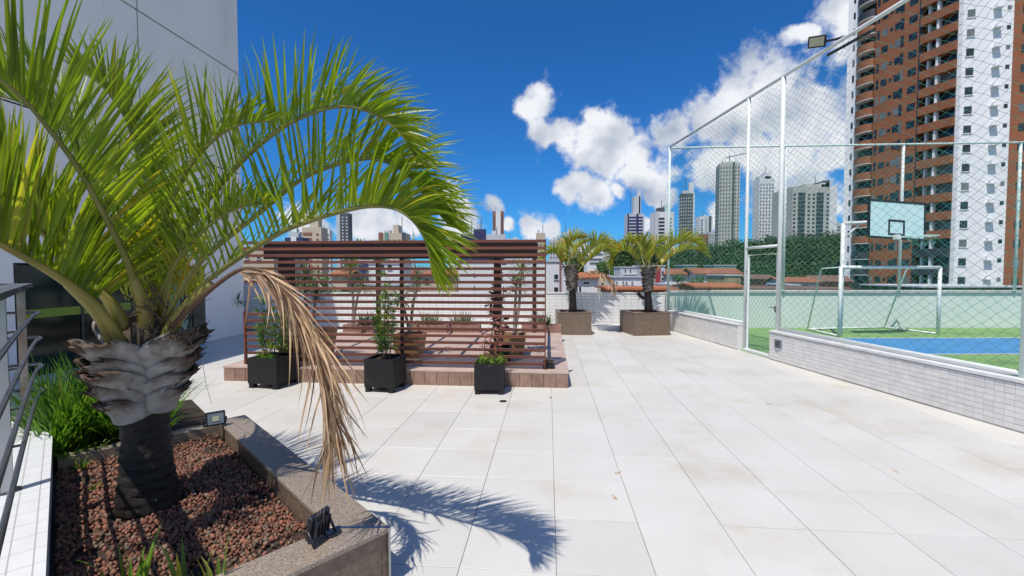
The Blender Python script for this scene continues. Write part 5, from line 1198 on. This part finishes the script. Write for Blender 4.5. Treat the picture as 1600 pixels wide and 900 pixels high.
for i, (p, mt) in enumerate(((pA, 'steel'), (pB, 'steel_brown'), (pB + (pB - pA), 'steel'), (pA + Vector((-.7, .1, 0)), 'steel'))):
    m = MB(); m.box(p + Vector((0, 0, (HT_ - WZ) / 2)), (.032, .05, HT_ - WZ), RZ_E); m.build('post', mt, rl, bevel=.003)
    m = MB(); m.box(p + E1 * .035 + Vector((0, 0, (HT_ - WZ) / 2)), (.012, .05, HT_ - WZ), RZ_E); m.build('post_flat', 'steel_brown' if i == 0 else 'steel', rl)
    m = MB(); m.lathe(p + Vector((0, 0, .0)), [(.06, 0), (.06, .006), (.02, .01)], 12); m.build('base_plate', 'steel_dark', rl)
dAB_ = (pB - pA).normalized(); out_ = E2
for z in (1.44, 1.22, .98, .76):
    k = .035 + .05 * (1.5 - z); st = pB + dAB_ * 1.6
    pts = [st + out_ * .07, pB + out_ * .07, pA + dAB_ * .35 + out_ * .08, pA - dAB_ * .02 + out_ * (.09 + k * .3), pA - dAB_ * .12 + out_ * .02, pA - dAB_ * .12 - out_ * .12, pA - out_ * .6 + Vector((-.1, 0, 0))]
    pts = [Vector((p.x, p.y, z)) for p in pts]; m = MB(); m.tube(spline(pts, 40), .0125, 8); m.build('rail', 'steel_dark', rl, smooth=True)
    for p in (pA, pB):
        m = MB(); m.tube([Vector((p.x, p.y, z)), Vector((p.x, p.y, z)) + out_ * .07], .008, 6); m.build('rail_bracket', 'steel_dark', rl)
m = MB(); hr = [pB + dAB_ * 1.6, pB, pA + dAB_ * .1, pA - dAB_ * .05 - out_ * .05, pA - out_ * .6]; hr = [Vector((p.x, p.y, HT_ + .02)) for p in hr]
pp = spline(hr, 30); w_ = .06
for i in range(30):
    a, b = pp[i], pp[i + 1]; d = (b - a).normalized(); s = Vector((-d.y, d.x, 0)) * w_; z = Vector((0, 0, .018)); m.add([a - s - z, b - s - z, b + s - z, a + s - z, a - s + z, b - s + z, b + s + z, a + s + z], [(3, 2, 1, 0), (4, 5, 6, 7), (0, 1, 5, 4), (2, 3, 7, 6)] + ([(3, 0, 4, 7)] if i == 0 else []) + ([(1, 2, 6, 5)] if i == 29 else []))
m.build('handrail', 'steel_dark', rl)
# green strap plants in the bed behind the kerb
bed = thing('plant_bed', EP(-5.7, .6, 0), 'narrow soil bed of strap plants behind the rear kerb', 'planter')
m = MB(); m.prism([EP(a, n)[:2] for a, n in ((-6.7, -.3), (-6.7, 1.1), (-5.16, 1.1), (-5.16, -.02), (-5.45, -.3))], 0, .2); m.build('soil', 'soil', bed)
rn = random.Random(61)
words = ['nearest strap plant clump behind the rear kerb by the palm trunk', 'strap plant clump against the tiled plinth end', 'middle strap plant clump behind the rear kerb', 'tall strap plant clump at the far end of the soil bed', 'strap plant clump behind the steel railing post']
for k, (a, n) in enumerate(((-5.3, .42), (-5.35, .08), (-5.62, .3), (-6.1, .25), (-6.05, -.05))):
    c = EP(a, n, .19); m = MB()
    for j in range(5): strap_clump(m, c + Vector((rn.gauss(0, .1), rn.gauss(0, .1), 0)), 60, .80, .024, .7, rn, .9)
    m.build('strap_plant', 'grass', loc=c, label=words[k], cat='plant', group='strap plants behind the kerb')
m = MB()
for px, py in ((115, 708), (150, 700), (100, 718)):
    strap_clump(m, G(px, py, .3), 6, .16, .02, 2.5, rn, .6)
m.build('yellow_leaves', 'leaf_lime', loc=G(115, 708, .3), label='few yellow fallen leaves lying on the rear kerb', cat='leaves')
# leaves and litter on the terrace
rn = random.Random(90)
for k, (px, py, lb) in enumerate(((962, 740, 'small dry twig on the tiles near the stained joint'), (1198, 632, 'thin dry leaf on the tiles in mid terrace'), (965, 780, 'tiny brown leaf on the tile right of the stained joint'), (1405, 738, 'tiny dark crumb of leaf on the tiles at the right'), (862, 622, 'dry leaf on the tiles before the deck corner'))):
    c = G(px, py, .004); m = MB(); q = rn.random() * 3; m.ribbon(c, Vector((math.cos(q), math.sin(q), .1)), .09, .012, Vector((-math.sin(q), math.cos(q), 0)), .1, 4); m.ribbon(c, Vector((math.cos(q + .8), math.sin(q + .8), .15)), .05, .008, Vector((-math.sin(q), math.cos(q), 0)), .1, 4)
    m.build('dry_leaf', 'dry_leaf', loc=c, label=lb, cat='leaf')
